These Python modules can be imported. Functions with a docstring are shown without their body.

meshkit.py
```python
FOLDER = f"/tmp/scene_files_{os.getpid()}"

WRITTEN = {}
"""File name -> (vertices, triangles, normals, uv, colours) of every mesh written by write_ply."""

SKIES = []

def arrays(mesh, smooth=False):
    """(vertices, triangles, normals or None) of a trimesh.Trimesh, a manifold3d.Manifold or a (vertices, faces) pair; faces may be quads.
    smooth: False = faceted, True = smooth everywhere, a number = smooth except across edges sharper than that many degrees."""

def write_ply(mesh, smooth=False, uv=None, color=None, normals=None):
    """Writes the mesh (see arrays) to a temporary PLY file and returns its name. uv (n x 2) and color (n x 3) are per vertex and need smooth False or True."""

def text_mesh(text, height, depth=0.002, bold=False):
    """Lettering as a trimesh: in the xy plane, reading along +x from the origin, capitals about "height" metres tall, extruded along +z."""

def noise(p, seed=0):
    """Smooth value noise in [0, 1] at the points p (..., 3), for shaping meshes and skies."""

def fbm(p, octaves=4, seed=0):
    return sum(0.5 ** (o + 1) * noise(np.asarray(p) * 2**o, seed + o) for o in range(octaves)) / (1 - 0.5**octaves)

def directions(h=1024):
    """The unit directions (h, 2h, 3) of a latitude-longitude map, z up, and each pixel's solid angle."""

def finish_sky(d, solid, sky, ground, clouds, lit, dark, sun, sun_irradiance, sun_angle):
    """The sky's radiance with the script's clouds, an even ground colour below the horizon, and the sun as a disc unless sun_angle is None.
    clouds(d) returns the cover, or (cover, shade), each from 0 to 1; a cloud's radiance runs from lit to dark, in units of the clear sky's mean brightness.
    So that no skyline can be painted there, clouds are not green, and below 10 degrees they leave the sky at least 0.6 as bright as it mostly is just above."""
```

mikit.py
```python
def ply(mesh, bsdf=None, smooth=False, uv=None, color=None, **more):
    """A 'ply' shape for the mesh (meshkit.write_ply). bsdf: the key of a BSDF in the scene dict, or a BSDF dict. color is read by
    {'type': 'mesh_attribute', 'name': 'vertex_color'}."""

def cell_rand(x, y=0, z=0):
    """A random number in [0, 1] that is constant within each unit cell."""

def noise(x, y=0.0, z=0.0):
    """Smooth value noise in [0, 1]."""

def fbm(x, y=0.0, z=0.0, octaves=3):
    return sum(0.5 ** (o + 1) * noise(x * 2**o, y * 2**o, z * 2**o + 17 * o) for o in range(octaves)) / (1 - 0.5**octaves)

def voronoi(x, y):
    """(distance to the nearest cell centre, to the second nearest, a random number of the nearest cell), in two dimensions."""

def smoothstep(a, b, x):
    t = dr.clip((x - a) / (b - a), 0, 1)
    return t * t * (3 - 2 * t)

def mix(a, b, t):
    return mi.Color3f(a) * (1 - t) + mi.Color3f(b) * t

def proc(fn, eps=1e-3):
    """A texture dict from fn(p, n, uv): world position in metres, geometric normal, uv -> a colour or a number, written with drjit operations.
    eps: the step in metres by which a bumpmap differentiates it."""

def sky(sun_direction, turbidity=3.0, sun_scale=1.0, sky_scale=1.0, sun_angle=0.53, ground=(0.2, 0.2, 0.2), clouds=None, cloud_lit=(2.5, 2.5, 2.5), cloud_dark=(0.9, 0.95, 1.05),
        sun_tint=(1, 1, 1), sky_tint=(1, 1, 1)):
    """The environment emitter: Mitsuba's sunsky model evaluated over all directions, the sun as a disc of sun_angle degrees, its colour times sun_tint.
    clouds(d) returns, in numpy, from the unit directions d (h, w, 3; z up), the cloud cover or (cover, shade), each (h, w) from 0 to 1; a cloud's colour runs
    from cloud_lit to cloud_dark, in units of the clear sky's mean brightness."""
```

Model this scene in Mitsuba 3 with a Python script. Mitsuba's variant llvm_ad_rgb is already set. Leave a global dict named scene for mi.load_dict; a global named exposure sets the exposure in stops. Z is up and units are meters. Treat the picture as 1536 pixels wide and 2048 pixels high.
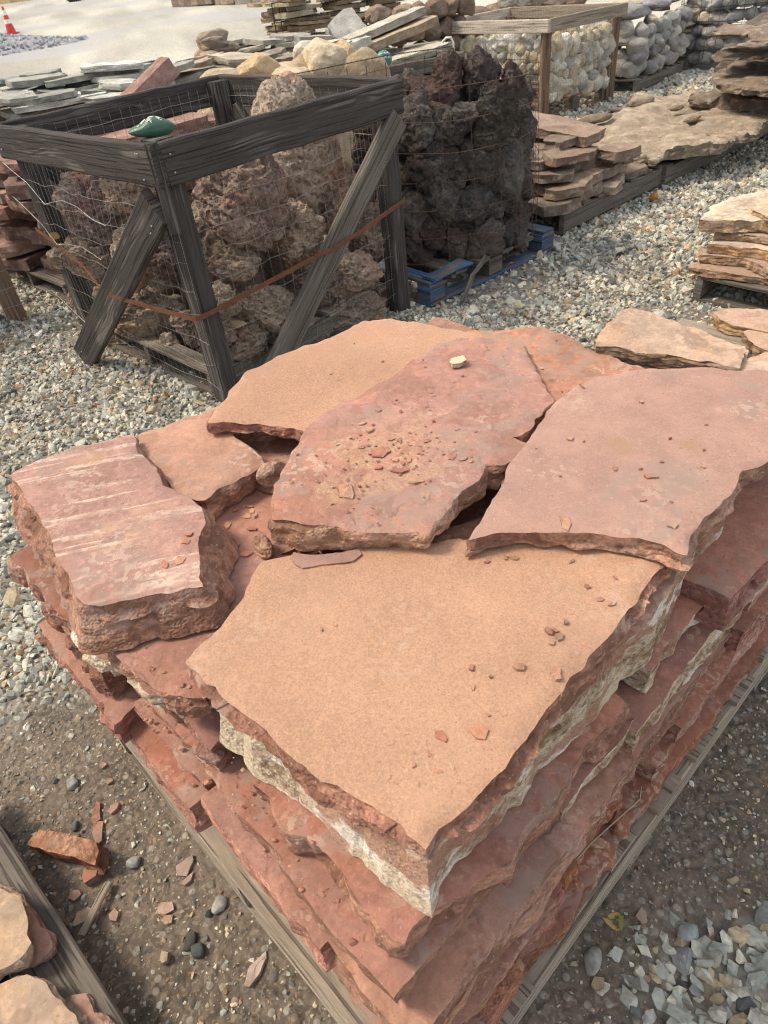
import math
import numpy as np
import trimesh
import drjit as dr
import mitsuba as mi
import mikit
import meshkit
from mikit import noise, fbm, smoothstep, mix, voronoi, proc
from scipy.spatial import Delaunay, cKDTree
from shapely import Polygon, contains_xy

scene, labels = {}, {}

# ------------------------------------------------------------------ camera, light, exposure
EYE = np.array([0.0, 0.0, 1.5])
PITCH, ROLL = math.radians(39.0), math.radians(-7.34)
FWD = np.array([0, math.cos(PITCH), -math.sin(PITCH)])
UP0 = np.array([0, math.sin(PITCH), math.cos(PITCH)])
UP = -math.sin(ROLL) * np.array([1.0, 0, 0]) + math.cos(ROLL) * UP0
scene['camera'] = {'type': 'thinlens', 'fov': 58.68, 'fov_axis': 'x', 'aperture_radius': 0.0011, 'focus_distance': 1.35,
                   'near_clip': 0.05, 'far_clip': 400.0,
                   'to_world': mi.ScalarTransform4f().look_at(EYE.tolist(), (EYE + FWD).tolist(), UP.tolist())}
# bright overcast: the sun is a broad veiled glow high on the left
scene['sky'] = mikit.sky((-0.62, 0.10, 0.80), turbidity=3, sun_scale=0.3, sun_angle=16, clouds=lambda d: 1.0, cloud_lit=(1.0, 1.02, 1.07), ground=(0.3, 0.28, 0.25))
exposure = 3.02

# ------------------------------------------------------------------ colour packed into uv (one colour and one pattern per piece)
def enc(rgb, kind=0):
    r, g, b = (int(round(255 * math.sqrt(min(max(c, 0), 1)))) for c in rgb)
    return (r * 256 + g + 0.5, kind * 256 + b + 0.5)

def dec(uv):
    u, v = uv.x, uv.y
    r = dr.floor(u / 256)
    g = dr.floor(u - 256 * r)
    k = dr.floor(v / 256)
    b = dr.floor(v - 256 * k)
    s = lambda a: dr.square(a / 255)
    return mi.Color3f(s(r), s(g), s(b)), k

def terrace(p):
    return fbm(p.x * 5 + 3, p.y * 5, p.z * 9, 3) * 0.82 + fbm(p.x * 34, p.y * 34, p.z * 34, 3) * 0.18

def spot(p, x, y, r):
    d = dr.sqrt(dr.square(p.x - x) + dr.square(p.y - y)) / r
    return smoothstep(1.0, 0.35, d + (fbm(p.x * 22, p.y * 22, 1.5, 3) - 0.5) * 1.6)

def sand_colour(p, n, uv):
    c, k = dec(uv)
    grain = noise(p.x * 800, p.y * 800, p.z * 800)
    grain2 = noise(p.x * 430 + 7, p.y * 430, p.z * 430)
    broad = fbm(p.x * 4.5, p.y * 4.5, p.z * 4.5 + 3, 3)
    mid = fbm(p.x * 26, p.y * 26, p.z * 26, 4)
    dust = fbm(p.x * 7 + 5, p.y * 7 + 2, p.z * 14, 4)
    plain = k < 0.5
    sandy = (k > 0.5) & (k < 1.5)
    streak = (k > 2.5) & (k < 3.5)
    coat = (k > 3.5) & (k < 4.5)
    strewn = (k > 4.5) & (k < 5.5)
    calm = k > 5.5
    side = (k > 1.5) & (k < 2.5)
    amp = dr.select(sandy, 0.36, dr.select(side, 0.46, 0.22))
    col = c * (1 + amp * ((grain + grain2) * 0.5 - 0.5) * 1.6 + dr.select(sandy, 0.46, dr.select(calm, 0.3, 0.60)) * (broad - 0.5) + dr.select(sandy, 0.16, dr.select(side, 0.95, 0.50)) * (mid - 0.5))
    tooth = fbm(p.x * 115, p.y * 115, p.z * 140, 3)
    col = col * (1 + dr.select(side, 1.15, dr.select(sandy | calm, 0.12, 0.45)) * (tooth - 0.5))
    # thin layers split off the bedding planes: the next layer down is redder
    lev = terrace(p)
    layer = smoothstep(0.485, 0.492, lev) * 0.6 + smoothstep(0.565, 0.572, lev) * 0.4
    layered = dr.select(strewn, 1.0, dr.select(plain, 0.8, 0.0))
    col = col * mix(mi.Color3f(1.0, 1.0, 1.0), mi.Color3f(1.16, 1.06, 0.93), layered * layer)
    # grey dust rubbed over parts of the faces
    col = mix(col, mi.Color3f(0.33, 0.25, 0.215), dr.select(sandy, 0.12, 0.60) * smoothstep(0.50, 0.64, dust) * smoothstep(0.36, 0.56, fbm(p.x * 48, p.y * 48, p.z * 48, 3)))
    # dark clay patches on the broken faces, also painted in for dark crevices
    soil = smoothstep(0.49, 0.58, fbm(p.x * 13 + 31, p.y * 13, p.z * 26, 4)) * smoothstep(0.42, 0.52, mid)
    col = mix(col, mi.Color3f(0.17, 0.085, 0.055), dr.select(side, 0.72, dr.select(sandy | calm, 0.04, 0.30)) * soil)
    # pale rubbed and mineral marks on the bedding planes
    pale = smoothstep(0.50, 0.72, fbm(p.x * 9 + 11, p.y * 9, p.z * 9, 4)) * smoothstep(0.52, 0.62, fbm(p.x * 110, p.y * 110, p.z * 110, 3))
    col = mix(col, mi.Color3f(0.60, 0.46, 0.38) * (0.85 + 0.3 * grain), dr.select(side, 0.45, dr.select(sandy, 0.22, 0.50)) * pale)
    # ring shaped pocks
    pa, pb, pc = voronoi(p.x * 52 + 3, p.y * 52)
    pock = smoothstep(0.10, 0.14, pa) * smoothstep(0.24, 0.18, pa) * smoothstep(0.84, 0.86, pc)
    col = mix(col, mi.Color3f(0.58, 0.43, 0.35), dr.select(strewn | calm, 0.32, dr.select(streak, 0.25, 0.0)) * pock * smoothstep(0.4, 0.6, noise(p.x * 150, p.y * 150)))
    lines = smoothstep(0.50, 0.60, fbm(p.x * 4, p.y * 72 - p.x * 9, 2.5, 3)) * smoothstep(0.36, 0.56, fbm(p.x * 6, p.y * 11, 5.5, 2))
    lines = lines * (0.35 + 0.65 * smoothstep(0.35, 0.6, noise(p.x * 120, p.y * 190, p.z * 120)))
    tan = smoothstep(0.56, 0.64, fbm(p.x * 6 + 3.3, p.y * 6 + 1.7, 8.5, 2))
    col = mix(col, mi.Color3f(0.61, 0.47, 0.39), dr.select(streak, 0.85, 0.0) * lines)
    col = mix(col, mi.Color3f(0.48, 0.31, 0.20), dr.select(streak, 0.6, 0.0) * tan * smoothstep(0.3, 0.55, mid))
    # loose tan sand lying on the strewn slab
    sand = dr.maximum(spot(p, 0.032, 0.994, 0.15), spot(p, -0.059, 0.918, 0.07)) * smoothstep(0.36, 0.56, fbm(p.x * 60, p.y * 60, 1.5, 3))
    col = mix(col, mi.Color3f(0.46, 0.30, 0.20) * (0.7 + 0.6 * grain2), dr.select(strewn, 0.75, 0.0) * sand)
    col = mix(col, mi.Color3f(0.36, 0.235, 0.14), dr.select(calm, 0.8, 0.0) * dr.maximum(spot(p, 0.411, 0.927, 0.035), spot(p, 0.521, 0.915, 0.03)) * smoothstep(0.35, 0.6, mid))
    # flecks: dark grit and light mineral grains
    fl = noise(p.x * 260 + 9, p.y * 260, p.z * 260)
    col = mix(col, mi.Color3f(0.62, 0.52, 0.44), dr.select(side, 0.5, 0.25) * smoothstep(0.86, 0.92, fl))
    col = mix(col, mi.Color3f(0.10, 0.06, 0.045), dr.select(side, 0.6, 0.3) * smoothstep(0.14, 0.08, fl))
    # lime and soil crust on old joint faces
    crust = fbm(p.x * 14, p.y * 14, p.z * 14 + 9, 4)
    fine = fbm(p.x * 130, p.y * 130, p.z * 130, 3)
    crusted = mix(mi.Color3f(0.20, 0.125, 0.07), mi.Color3f(0.55, 0.47, 0.35), smoothstep(0.36, 0.62, crust * 0.6 + fine * 0.4 + (c.x - 0.4) * 0.5))
    crusted = mix(crusted, mi.Color3f(0.33, 0.165, 0.115), smoothstep(0.50, 0.60, fbm(p.x * 9 + 2, p.y * 9, p.z * 20, 3)) * 0.8)
    crusted = mix(crusted, mi.Color3f(0.70, 0.67, 0.60), smoothstep(0.56, 0.68, fbm(p.x * 22 + 6, p.y * 22, p.z * 30, 4)) * 0.85)
    col = dr.select(coat, mix(col, crusted * (0.65 + 0.7 * grain2), 0.9), col)
    return dr.clip(col, 0.01, 0.9)

def sand_bump(p, n, uv):
    k = dr.floor(uv.y / 256)
    broken = ((k > 1.5) & (k < 2.5)) | ((k > 3.5) & (k < 4.5))
    rough = dr.select(broken, 1.0, dr.select((k > 0.5) & (k < 1.5), 0.16, 0.17))
    strata = fbm(p.x * 22, p.y * 22, p.z * 150, 3)
    lev = terrace(p)
    split = dr.select((k < 0.5) | ((k > 4.5) & (k < 5.5)), 0.16, 0.0) * (smoothstep(0.478, 0.496, lev) + 0.8 * smoothstep(0.560, 0.576, lev))
    return -split + rough * (0.6 * fbm(p.x * 60, p.y * 60, p.z * 100, 4) + 0.45 * strata + 0.30 * noise(p.x * 330, p.y * 330, p.z * 330))

def rock_colour(p, n, uv):
    c, k = dec(uv)
    m = fbm(p.x * 14, p.y * 14, p.z * 14, 3)
    fine = noise(p.x * 160, p.y * 160, p.z * 160)
    vein = smoothstep(0.56, 0.70, fbm(p.x * 22 + 5, p.y * 22, p.z * 22, 3))
    col = c * (0.50 + 0.95 * m + 0.50 * (fine - 0.5) + 0.03)
    lichen = mi.Color3f(0.50, 0.47, 0.40)
    return dr.clip(mix(col, lichen, dr.select(k > 0.5, 0.35, 0.12) * vein), 0.01, 0.9)

def rock_bump(p, n, uv):
    return 0.6 * fbm(p.x * 45, p.y * 45, p.z * 60, 3) + 0.25 * noise(p.x * 220, p.y * 220, p.z * 220)

def vesic_colour(p, n, uv):
    c, k = dec(uv)
    m = fbm(p.x * 6, p.y * 6, p.z * 6, 3)
    fine = fbm(p.x * 110, p.y * 110, p.z * 110, 3)
    pale = smoothstep(0.50, 0.66, fbm(p.x * 10 + 4, p.y * 10, p.z * 10, 4))
    rusty = smoothstep(0.54, 0.68, fbm(p.x * 5 + 14, p.y * 5, p.z * 5, 3))
    col = c * (0.62 + 0.74 * m + 0.8 * (fine - 0.5))
    col = mix(col, c * mi.Color3f(1.22, 0.87, 0.80), dr.select(k > 0.5, 0.6, 0.3) * rusty)
    return dr.clip(mix(col, dr.select(k > 0.5, mi.Color3f(0.46, 0.37, 0.29), mi.Color3f(0.15, 0.14, 0.125)), 0.7 * pale * smoothstep(0.3, 0.6, fine)), 0.008, 0.9)

def vesic_bump(p, n, uv):
    a = noise(p.x * 62, p.y * 62, p.z * 62)
    b = noise(p.x * 104 + 3, p.y * 104, p.z * 104)
    return 0.35 * fbm(p.x * 26, p.y * 26, p.z * 26, 2) - 1.0 * smoothstep(0.58, 0.68, a) - 0.6 * smoothstep(0.60, 0.70, b)

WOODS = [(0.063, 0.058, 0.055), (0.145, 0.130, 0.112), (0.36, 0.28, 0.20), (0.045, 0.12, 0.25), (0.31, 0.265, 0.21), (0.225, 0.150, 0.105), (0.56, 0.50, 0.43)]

def wood_colour(p, n, uv):
    k = dr.floor(uv.y / 10)
    v = uv.y - 10 * k
    u = uv.x
    base = mi.Color3f(*WOODS[0])
    for i in range(1, len(WOODS)):
        base = dr.select((k > i - 0.5) & (k < i + 0.5), mi.Color3f(*WOODS[i]), base)
    warp = fbm(u * 2.2, v * 9, k, 3)
    g = fbm(u * 5, v * 170 + warp * 16, k, 3)
    rings = fbm(u * 1.4, v * 45 + warp * 7, k + 3, 2)
    fine = noise(u * 60, v * 700, k)
    col = base * (0.55 + 0.60 * g + 0.34 * rings + 0.25 * (fine - 0.5))
    grey = smoothstep(0.50, 0.68, fbm(u * 4 + 9, v * 20, k, 3))
    col = mix(col, mi.Color3f(0.21, 0.195, 0.175), 0.55 * grey * smoothstep(0.38, 0.60, g))
    worn = smoothstep(0.44, 0.56, fbm(u * 7 + 2, v * 60, 4.0, 3))
    col = dr.select((k > 2.5) & (k < 3.5), mix(col, mi.Color3f(0.16, 0.13, 0.105), 0.88 * worn), col)
    check = smoothstep(0.70, 0.76, noise(u * 3.2, v * 260, 7.0))
    return dr.clip(col * (1 - 0.5 * check), 0.01, 0.9)

def wood_bump(p, n, uv):
    k = dr.floor(uv.y / 10)
    v = uv.y - 10 * k
    warp = fbm(uv.x * 2.2, v * 9, k, 3)
    return fbm(uv.x * 5, v * 170 + warp * 16, k, 3) - 0.8 * smoothstep(0.70, 0.76, noise(uv.x * 3.2, v * 260, 7.0))

NM = np.array([-0.04, 0.22])
VM = np.array([0.767, 0.641])
UM = np.array([-0.641, 0.767])

def dirt_amount(x, y, lib):
    """Where bare soil shows between and beside the front pallets (1) rather than gravel (0)."""
    if lib is np:
        nz = lambda a, b, o: meshkit.fbm(np.stack([np.asarray(a, float), np.asarray(b, float), np.zeros_like(a)], -1), o)
        mx, mn, sq = np.maximum, np.minimum, np.sqrt
        ss = lambda a, b, t: (lambda q: q * q * (3 - 2 * q))(np.clip((t - a) / (b - a), 0, 1))
    else:
        nz = lambda a, b, o: fbm(a, b, 0.0, o)
        mx, mn, sq, ss = dr.maximum, dr.minimum, dr.sqrt, smoothstep
    s = (x + 0.04) * 0.767 + (y - 0.22) * 0.641
    t = (x + 0.04) * -0.641 + (y - 0.22) * 0.767
    w = (nz(x * 4, y * 4, 3) - 0.5) * 0.34
    left = ss(-0.12, 0.10, 1.38 + w - t) * ss(-0.1, 0.1, 0.25 - s + w) * ss(-0.2, 0.1, t + 1.0)
    right = ss(-0.13, 0.05, t + 0.27 + w * 0.6) * ss(-0.2, 0.1, s + 1.0) * ss(-0.1, 0.15, 1.7 - s) * ss(-0.1, 0.1, 0.4 - t)
    heap = ss(0.03, -0.13, sq((x - 0.54) * (x - 0.54) * 1.0 + (y - 0.36) * (y - 0.36) * 2.2) - 0.26 + w * 0.35)
    patch = ss(0.60, 0.70, nz(x * 1.3 + 20, y * 1.3 + 5, 3)) * 0.55
    return mx(mx(left, right * (1 - heap)), patch)

def ground_colour(p, n, uv):
    x, y = p.x, p.y
    d = dirt_amount(x, y, dr)
    tone = fbm(x * 3, y * 3, 0.0, 4)
    fine = fbm(x * 90, y * 90, 0.0, 3)
    soil = mi.Color3f(0.165, 0.138, 0.112) * (0.45 + 0.85 * tone + 0.9 * (fine - 0.5) + 0.1)
    speck = smoothstep(0.70, 0.78, noise(x * 210, y * 210))
    soil = mix(soil, mi.Color3f(0.36, 0.31, 0.25), 0.4 * speck)
    a, b, c = voronoi(x * 38, y * 38)
    a2, b2, c2 = voronoi(x * 19 + 4, y * 19)
    pal = lambda q: dr.select(q < 0.34, mi.Color3f(0.40, 0.41, 0.37), dr.select(q < 0.58, mi.Color3f(0.31, 0.33, 0.31), dr.select(q < 0.78, mi.Color3f(0.55, 0.53, 0.46), dr.select(q < 0.92, mi.Color3f(0.36, 0.30, 0.22), mi.Color3f(0.14, 0.15, 0.16)))))
    stones = pal(c) * (0.75 + 0.5 * fine)
    stones2 = pal(c2) * (0.75 + 0.5 * fine)
    gravel = mix(stones, stones2, smoothstep(0.45, 0.55, noise(x * 30, y * 30)))
    pebble = smoothstep(0.30, 0.22, a) * smoothstep(0.60, 0.62, c)
    soil = mix(soil, stones * 0.7, pebble * 0.6)
    # soil fines under the near loose stones, coloured dark to paint shaded gaps
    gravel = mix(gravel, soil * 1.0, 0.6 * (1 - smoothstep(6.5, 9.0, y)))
    # the yard behind is spread with paler, cleaner crushed stone, with bluish drifts
    yard = smoothstep(7.0, 10.5, y + (tone - 0.5) * 3)
    far = mi.Color3f(0.585, 0.58, 0.52) * (0.78 + 0.30 * fbm(x * 1.1, y * 0.5, 2.0, 4) + 0.35 * (fbm(x * 26, y * 26, 0.0, 3) - 0.5))
    far = far * (0.86 + 0.28 * smoothstep(0.40, 0.62, fbm(x * 0.55 + y * 0.16, y * 0.09 - x * 0.03, 6.5, 4)))
    drift = smoothstep(0.50, 0.62, fbm(x * 0.16 + 2.2, y * 0.30 + 1.1, 0.0, 3))
    far = mix(far, mi.Color3f(0.50, 0.52, 0.56) * (0.8 + 0.4 * fine), 0.6 * drift)
    gravel = mix(gravel, far, yard)
    return dr.clip(mix(gravel, soil, d * (1 - yard)), 0.01, 0.9)

def ground_bump(p, n, uv):
    a, b, c = voronoi(p.x * 38, p.y * 38)
    return 0.5 * (b - a) * (0.5 + c) + 0.5 * fbm(p.x * 60, p.y * 60, 0.0, 3) + 0.5 * fbm(p.x * 9, p.y * 9, 0.0, 3)

def bumped(inner, fn, scale, eps=1e-3):
    return {'type': 'twosided', 'bsdf': {'type': 'bumpmap', 'height': proc(fn, eps), 'scale': scale, 'bsdf': inner}}

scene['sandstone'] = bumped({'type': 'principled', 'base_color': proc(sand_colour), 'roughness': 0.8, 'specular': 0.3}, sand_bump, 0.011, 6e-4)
scene['stone'] = bumped({'type': 'principled', 'base_color': proc(rock_colour), 'roughness': 0.8, 'specular': 0.3}, rock_bump, 0.006)
scene['pebble_stone'] = {'type': 'twosided', 'bsdf': {'type': 'diffuse', 'reflectance': proc(rock_colour)}}
scene['vesicular_rock'] = bumped({'type': 'diffuse', 'reflectance': proc(vesic_colour)}, vesic_bump, 0.009)
scene['weathered_wood'] = bumped({'type': 'principled', 'base_color': proc(wood_colour), 'roughness': 0.75, 'specular': 0.3}, wood_bump, 0.0022, 5e-4)
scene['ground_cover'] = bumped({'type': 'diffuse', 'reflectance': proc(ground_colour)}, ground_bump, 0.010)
scene['wire_steel'] = {'type': 'principled', 'base_color': {'type': 'rgb', 'value': [0.42, 0.42, 0.41]}, 'metallic': 0.6, 'roughness': 0.45}
scene['rusty_wire'] = {'type': 'principled', 'base_color': {'type': 'rgb', 'value': [0.13, 0.07, 0.05]}, 'roughness': 0.8}
scene['rust_face'] = {'type': 'principled', 'base_color': proc(lambda p, n, uv: mix((0.11, 0.038, 0.020), (0.20, 0.085, 0.045), fbm(p.x * 30, p.y * 30, p.z * 60, 3))), 'roughness': 0.75}

def flat(name, rgb, rough=0.6, **k):
    scene[name] = {'type': 'principled', 'base_color': {'type': 'rgb', 'value': list(rgb)}, 'roughness': rough, **k}
scene['green_paint'] = {'type': 'principled', 'base_color': proc(lambda p, n, uv: mix((0.035, 0.105, 0.075), (0.075, 0.17, 0.125), fbm(p.x * 40, p.y * 40, p.z * 40, 3))), 'roughness': 0.45, 'specular': 0.5}
scene['teal_paint'] = {'type': 'principled', 'base_color': proc(lambda p, n, uv: mix((0.05, 0.17, 0.16), (0.11, 0.27, 0.25), fbm(p.x * 40, p.y * 40, p.z * 40, 3))), 'roughness': 0.35}
scene['rust'] = {'type': 'twosided', 'bsdf': scene.pop('rust_face')}
flat('white_paint', (0.78, 0.80, 0.78), 0.5)
flat('cone_red', (0.62, 0.055, 0.05), 0.5)
flat('cart_green', (0.012, 0.075, 0.045), 0.45)
flat('dark_rubber', (0.03, 0.03, 0.032), 0.7)
flat('dry_leaf_matter', (0.42, 0.30, 0.10), 0.8)
flat('green_leaf_matter', (0.16, 0.17, 0.04), 0.8)
flat('dry_straw', (0.40, 0.33, 0.22), 0.9)
for leaf_ in ('dry_leaf_matter', 'green_leaf_matter'):
    scene[leaf_] = {'type': 'twosided', 'bsdf': scene.pop(leaf_)}
# ------------------------------------------------------------------ naming
COUNT = {}

def numbered(name):
    n = COUNT.get(name, 0)
    COUNT[name] = n + 1
    return name if n == 0 else f'{name}_{n:03d}'

def tag(key, label=None, cat=None, group=None, kind=None):
    d = labels.setdefault(key, {})
    for k, v in (('label', label), ('category', cat), ('group', group), ('kind', kind)):
        if v:
            d[k] = v
    return key

def thing(name, label, cat, group=None, kind=None):
    return tag(numbered(name), label, cat, group, kind)

def put(key, mesh, bsdf, smooth=False):
    v, f, uv = mesh
    scene[key] = mikit.ply((v, f), bsdf, smooth=smooth, uv=uv)
    return key

def part(parent, name, mesh, bsdf, smooth=False, label=None, kind=None):
    key = numbered(parent + '__' + name)
    put(key, mesh, bsdf, smooth)
    if label or kind:
        tag(key, label, None, None, kind)
    return key

def join(meshes):
    V, F, U, n = [], [], [], 0
    for v, f, u in meshes:
        V.append(v)
        F.append(np.asarray(f) + n)
        U.append(u if u is not None else np.zeros((len(v), 2)))
        n += len(v)
    return np.vstack(V), np.vstack(F), np.vstack(U)

NTH = ['lowest', 'second', 'third', 'fourth', 'fifth', 'sixth']
ORD = ['leftmost', 'second from left', 'third from left', 'fourth from left', 'fifth from left', 'sixth from left', 'seventh from left', 'eighth from left', 'ninth from left', 'tenth from left', 'eleventh from left', 'twelfth from left', 'thirteenth from left']

# ------------------------------------------------------------------ shape builders
def rot(axis, ang):
    a = np.asarray(axis, float)
    a = a / np.linalg.norm(a)
    K = np.array([[0, -a[2], a[1]], [a[2], 0, -a[0]], [-a[1], a[0], 0]])
    return np.eye(3) + math.sin(ang) * K + (1 - math.cos(ang)) * K @ K

def moved(mesh, R=None, t=None, c=None):
    v, f, uv = mesh
    v = np.array(v, float)
    if R is not None:
        c = np.zeros(3) if c is None else np.asarray(c, float)
        v = (v - c) @ R.T + c
    if t is not None:
        v = v + np.asarray(t, float)
    return v, f, uv

def resample(poly, ds):
    p = np.asarray(poly, float)
    if np.sum(p[:, 0] * np.roll(p[:, 1], -1) - p[:, 1] * np.roll(p[:, 0], -1)) < 0:
        p = p[::-1]
    q = np.vstack([p, p[:1]])
    L = np.concatenate([[0], np.cumsum(np.linalg.norm(np.diff(q, axis=0), axis=1))])
    n = max(6, int(round(L[-1] / ds)))
    at = np.arange(n) / n * L[-1]
    # keep the drawn corners: move the nearest sample onto each of them
    for l in L[:-1]:
        at[np.argmin(np.abs(at - l))] = l
    at = np.unique(at)
    return np.stack([np.interp(at, L, q[:, 0]), np.interp(at, L, q[:, 1])], 1)

def normals2(p, k=2):
    t = sum(np.roll(p, -i, 0) - np.roll(p, i, 0) for i in range(1, k + 1))
    n = np.stack([t[:, 1], -t[:, 0]], 1)
    return n / (np.linalg.norm(n, axis=1, keepdims=True) + 1e-9)

def fill(ring, inner=None):
    pts = ring if inner is None or not len(inner) else np.vstack([ring, inner])
    tri = Delaunay(pts).simplices
    c = pts[tri].mean(1)
    tri = tri[contains_xy(Polygon(ring).buffer(0), c[:, 0], c[:, 1])]
    a, b, d = pts[tri[:, 0]], pts[tri[:, 1]], pts[tri[:, 2]]
    area = (b[:, 0] - a[:, 0]) * (d[:, 1] - a[:, 1]) - (b[:, 1] - a[:, 1]) * (d[:, 0] - a[:, 0])
    tri = tri[np.abs(area) > 1e-10]
    area = area[np.abs(area) > 1e-10]
    tri[area < 0] = tri[area < 0][:, ::-1]
    return pts, tri

def p3(xy, z):
    return np.column_stack([xy, np.broadcast_to(z, (len(xy),))])

def fb(xyz, o=3, seed=0):
    return meshkit.fbm(np.asarray(xyz, float) + 40, o, seed) - 0.5

def knotted(L, lo, hi, rng):
    """A closed, piecewise straight random profile along an outline: its corners are where the stone broke."""
    tot = L[-1]
    k = np.cumsum(rng.uniform(lo, hi, int(tot / lo) + 4))
    k = k[k < tot]
    if len(k) < 3:
        k = np.linspace(0, tot, 4)[:-1]
    v = rng.uniform(-1, 1, len(k))
    return np.interp(L, np.concatenate([[k[-1] - tot], k, [k[0] + tot]]), np.concatenate([[v[-1]], v, [v[0]]]))

def lengths(o):
    return np.concatenate([[0], np.cumsum(np.linalg.norm(np.diff(np.vstack([o, o[:1]]), axis=0), axis=1))])

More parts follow.
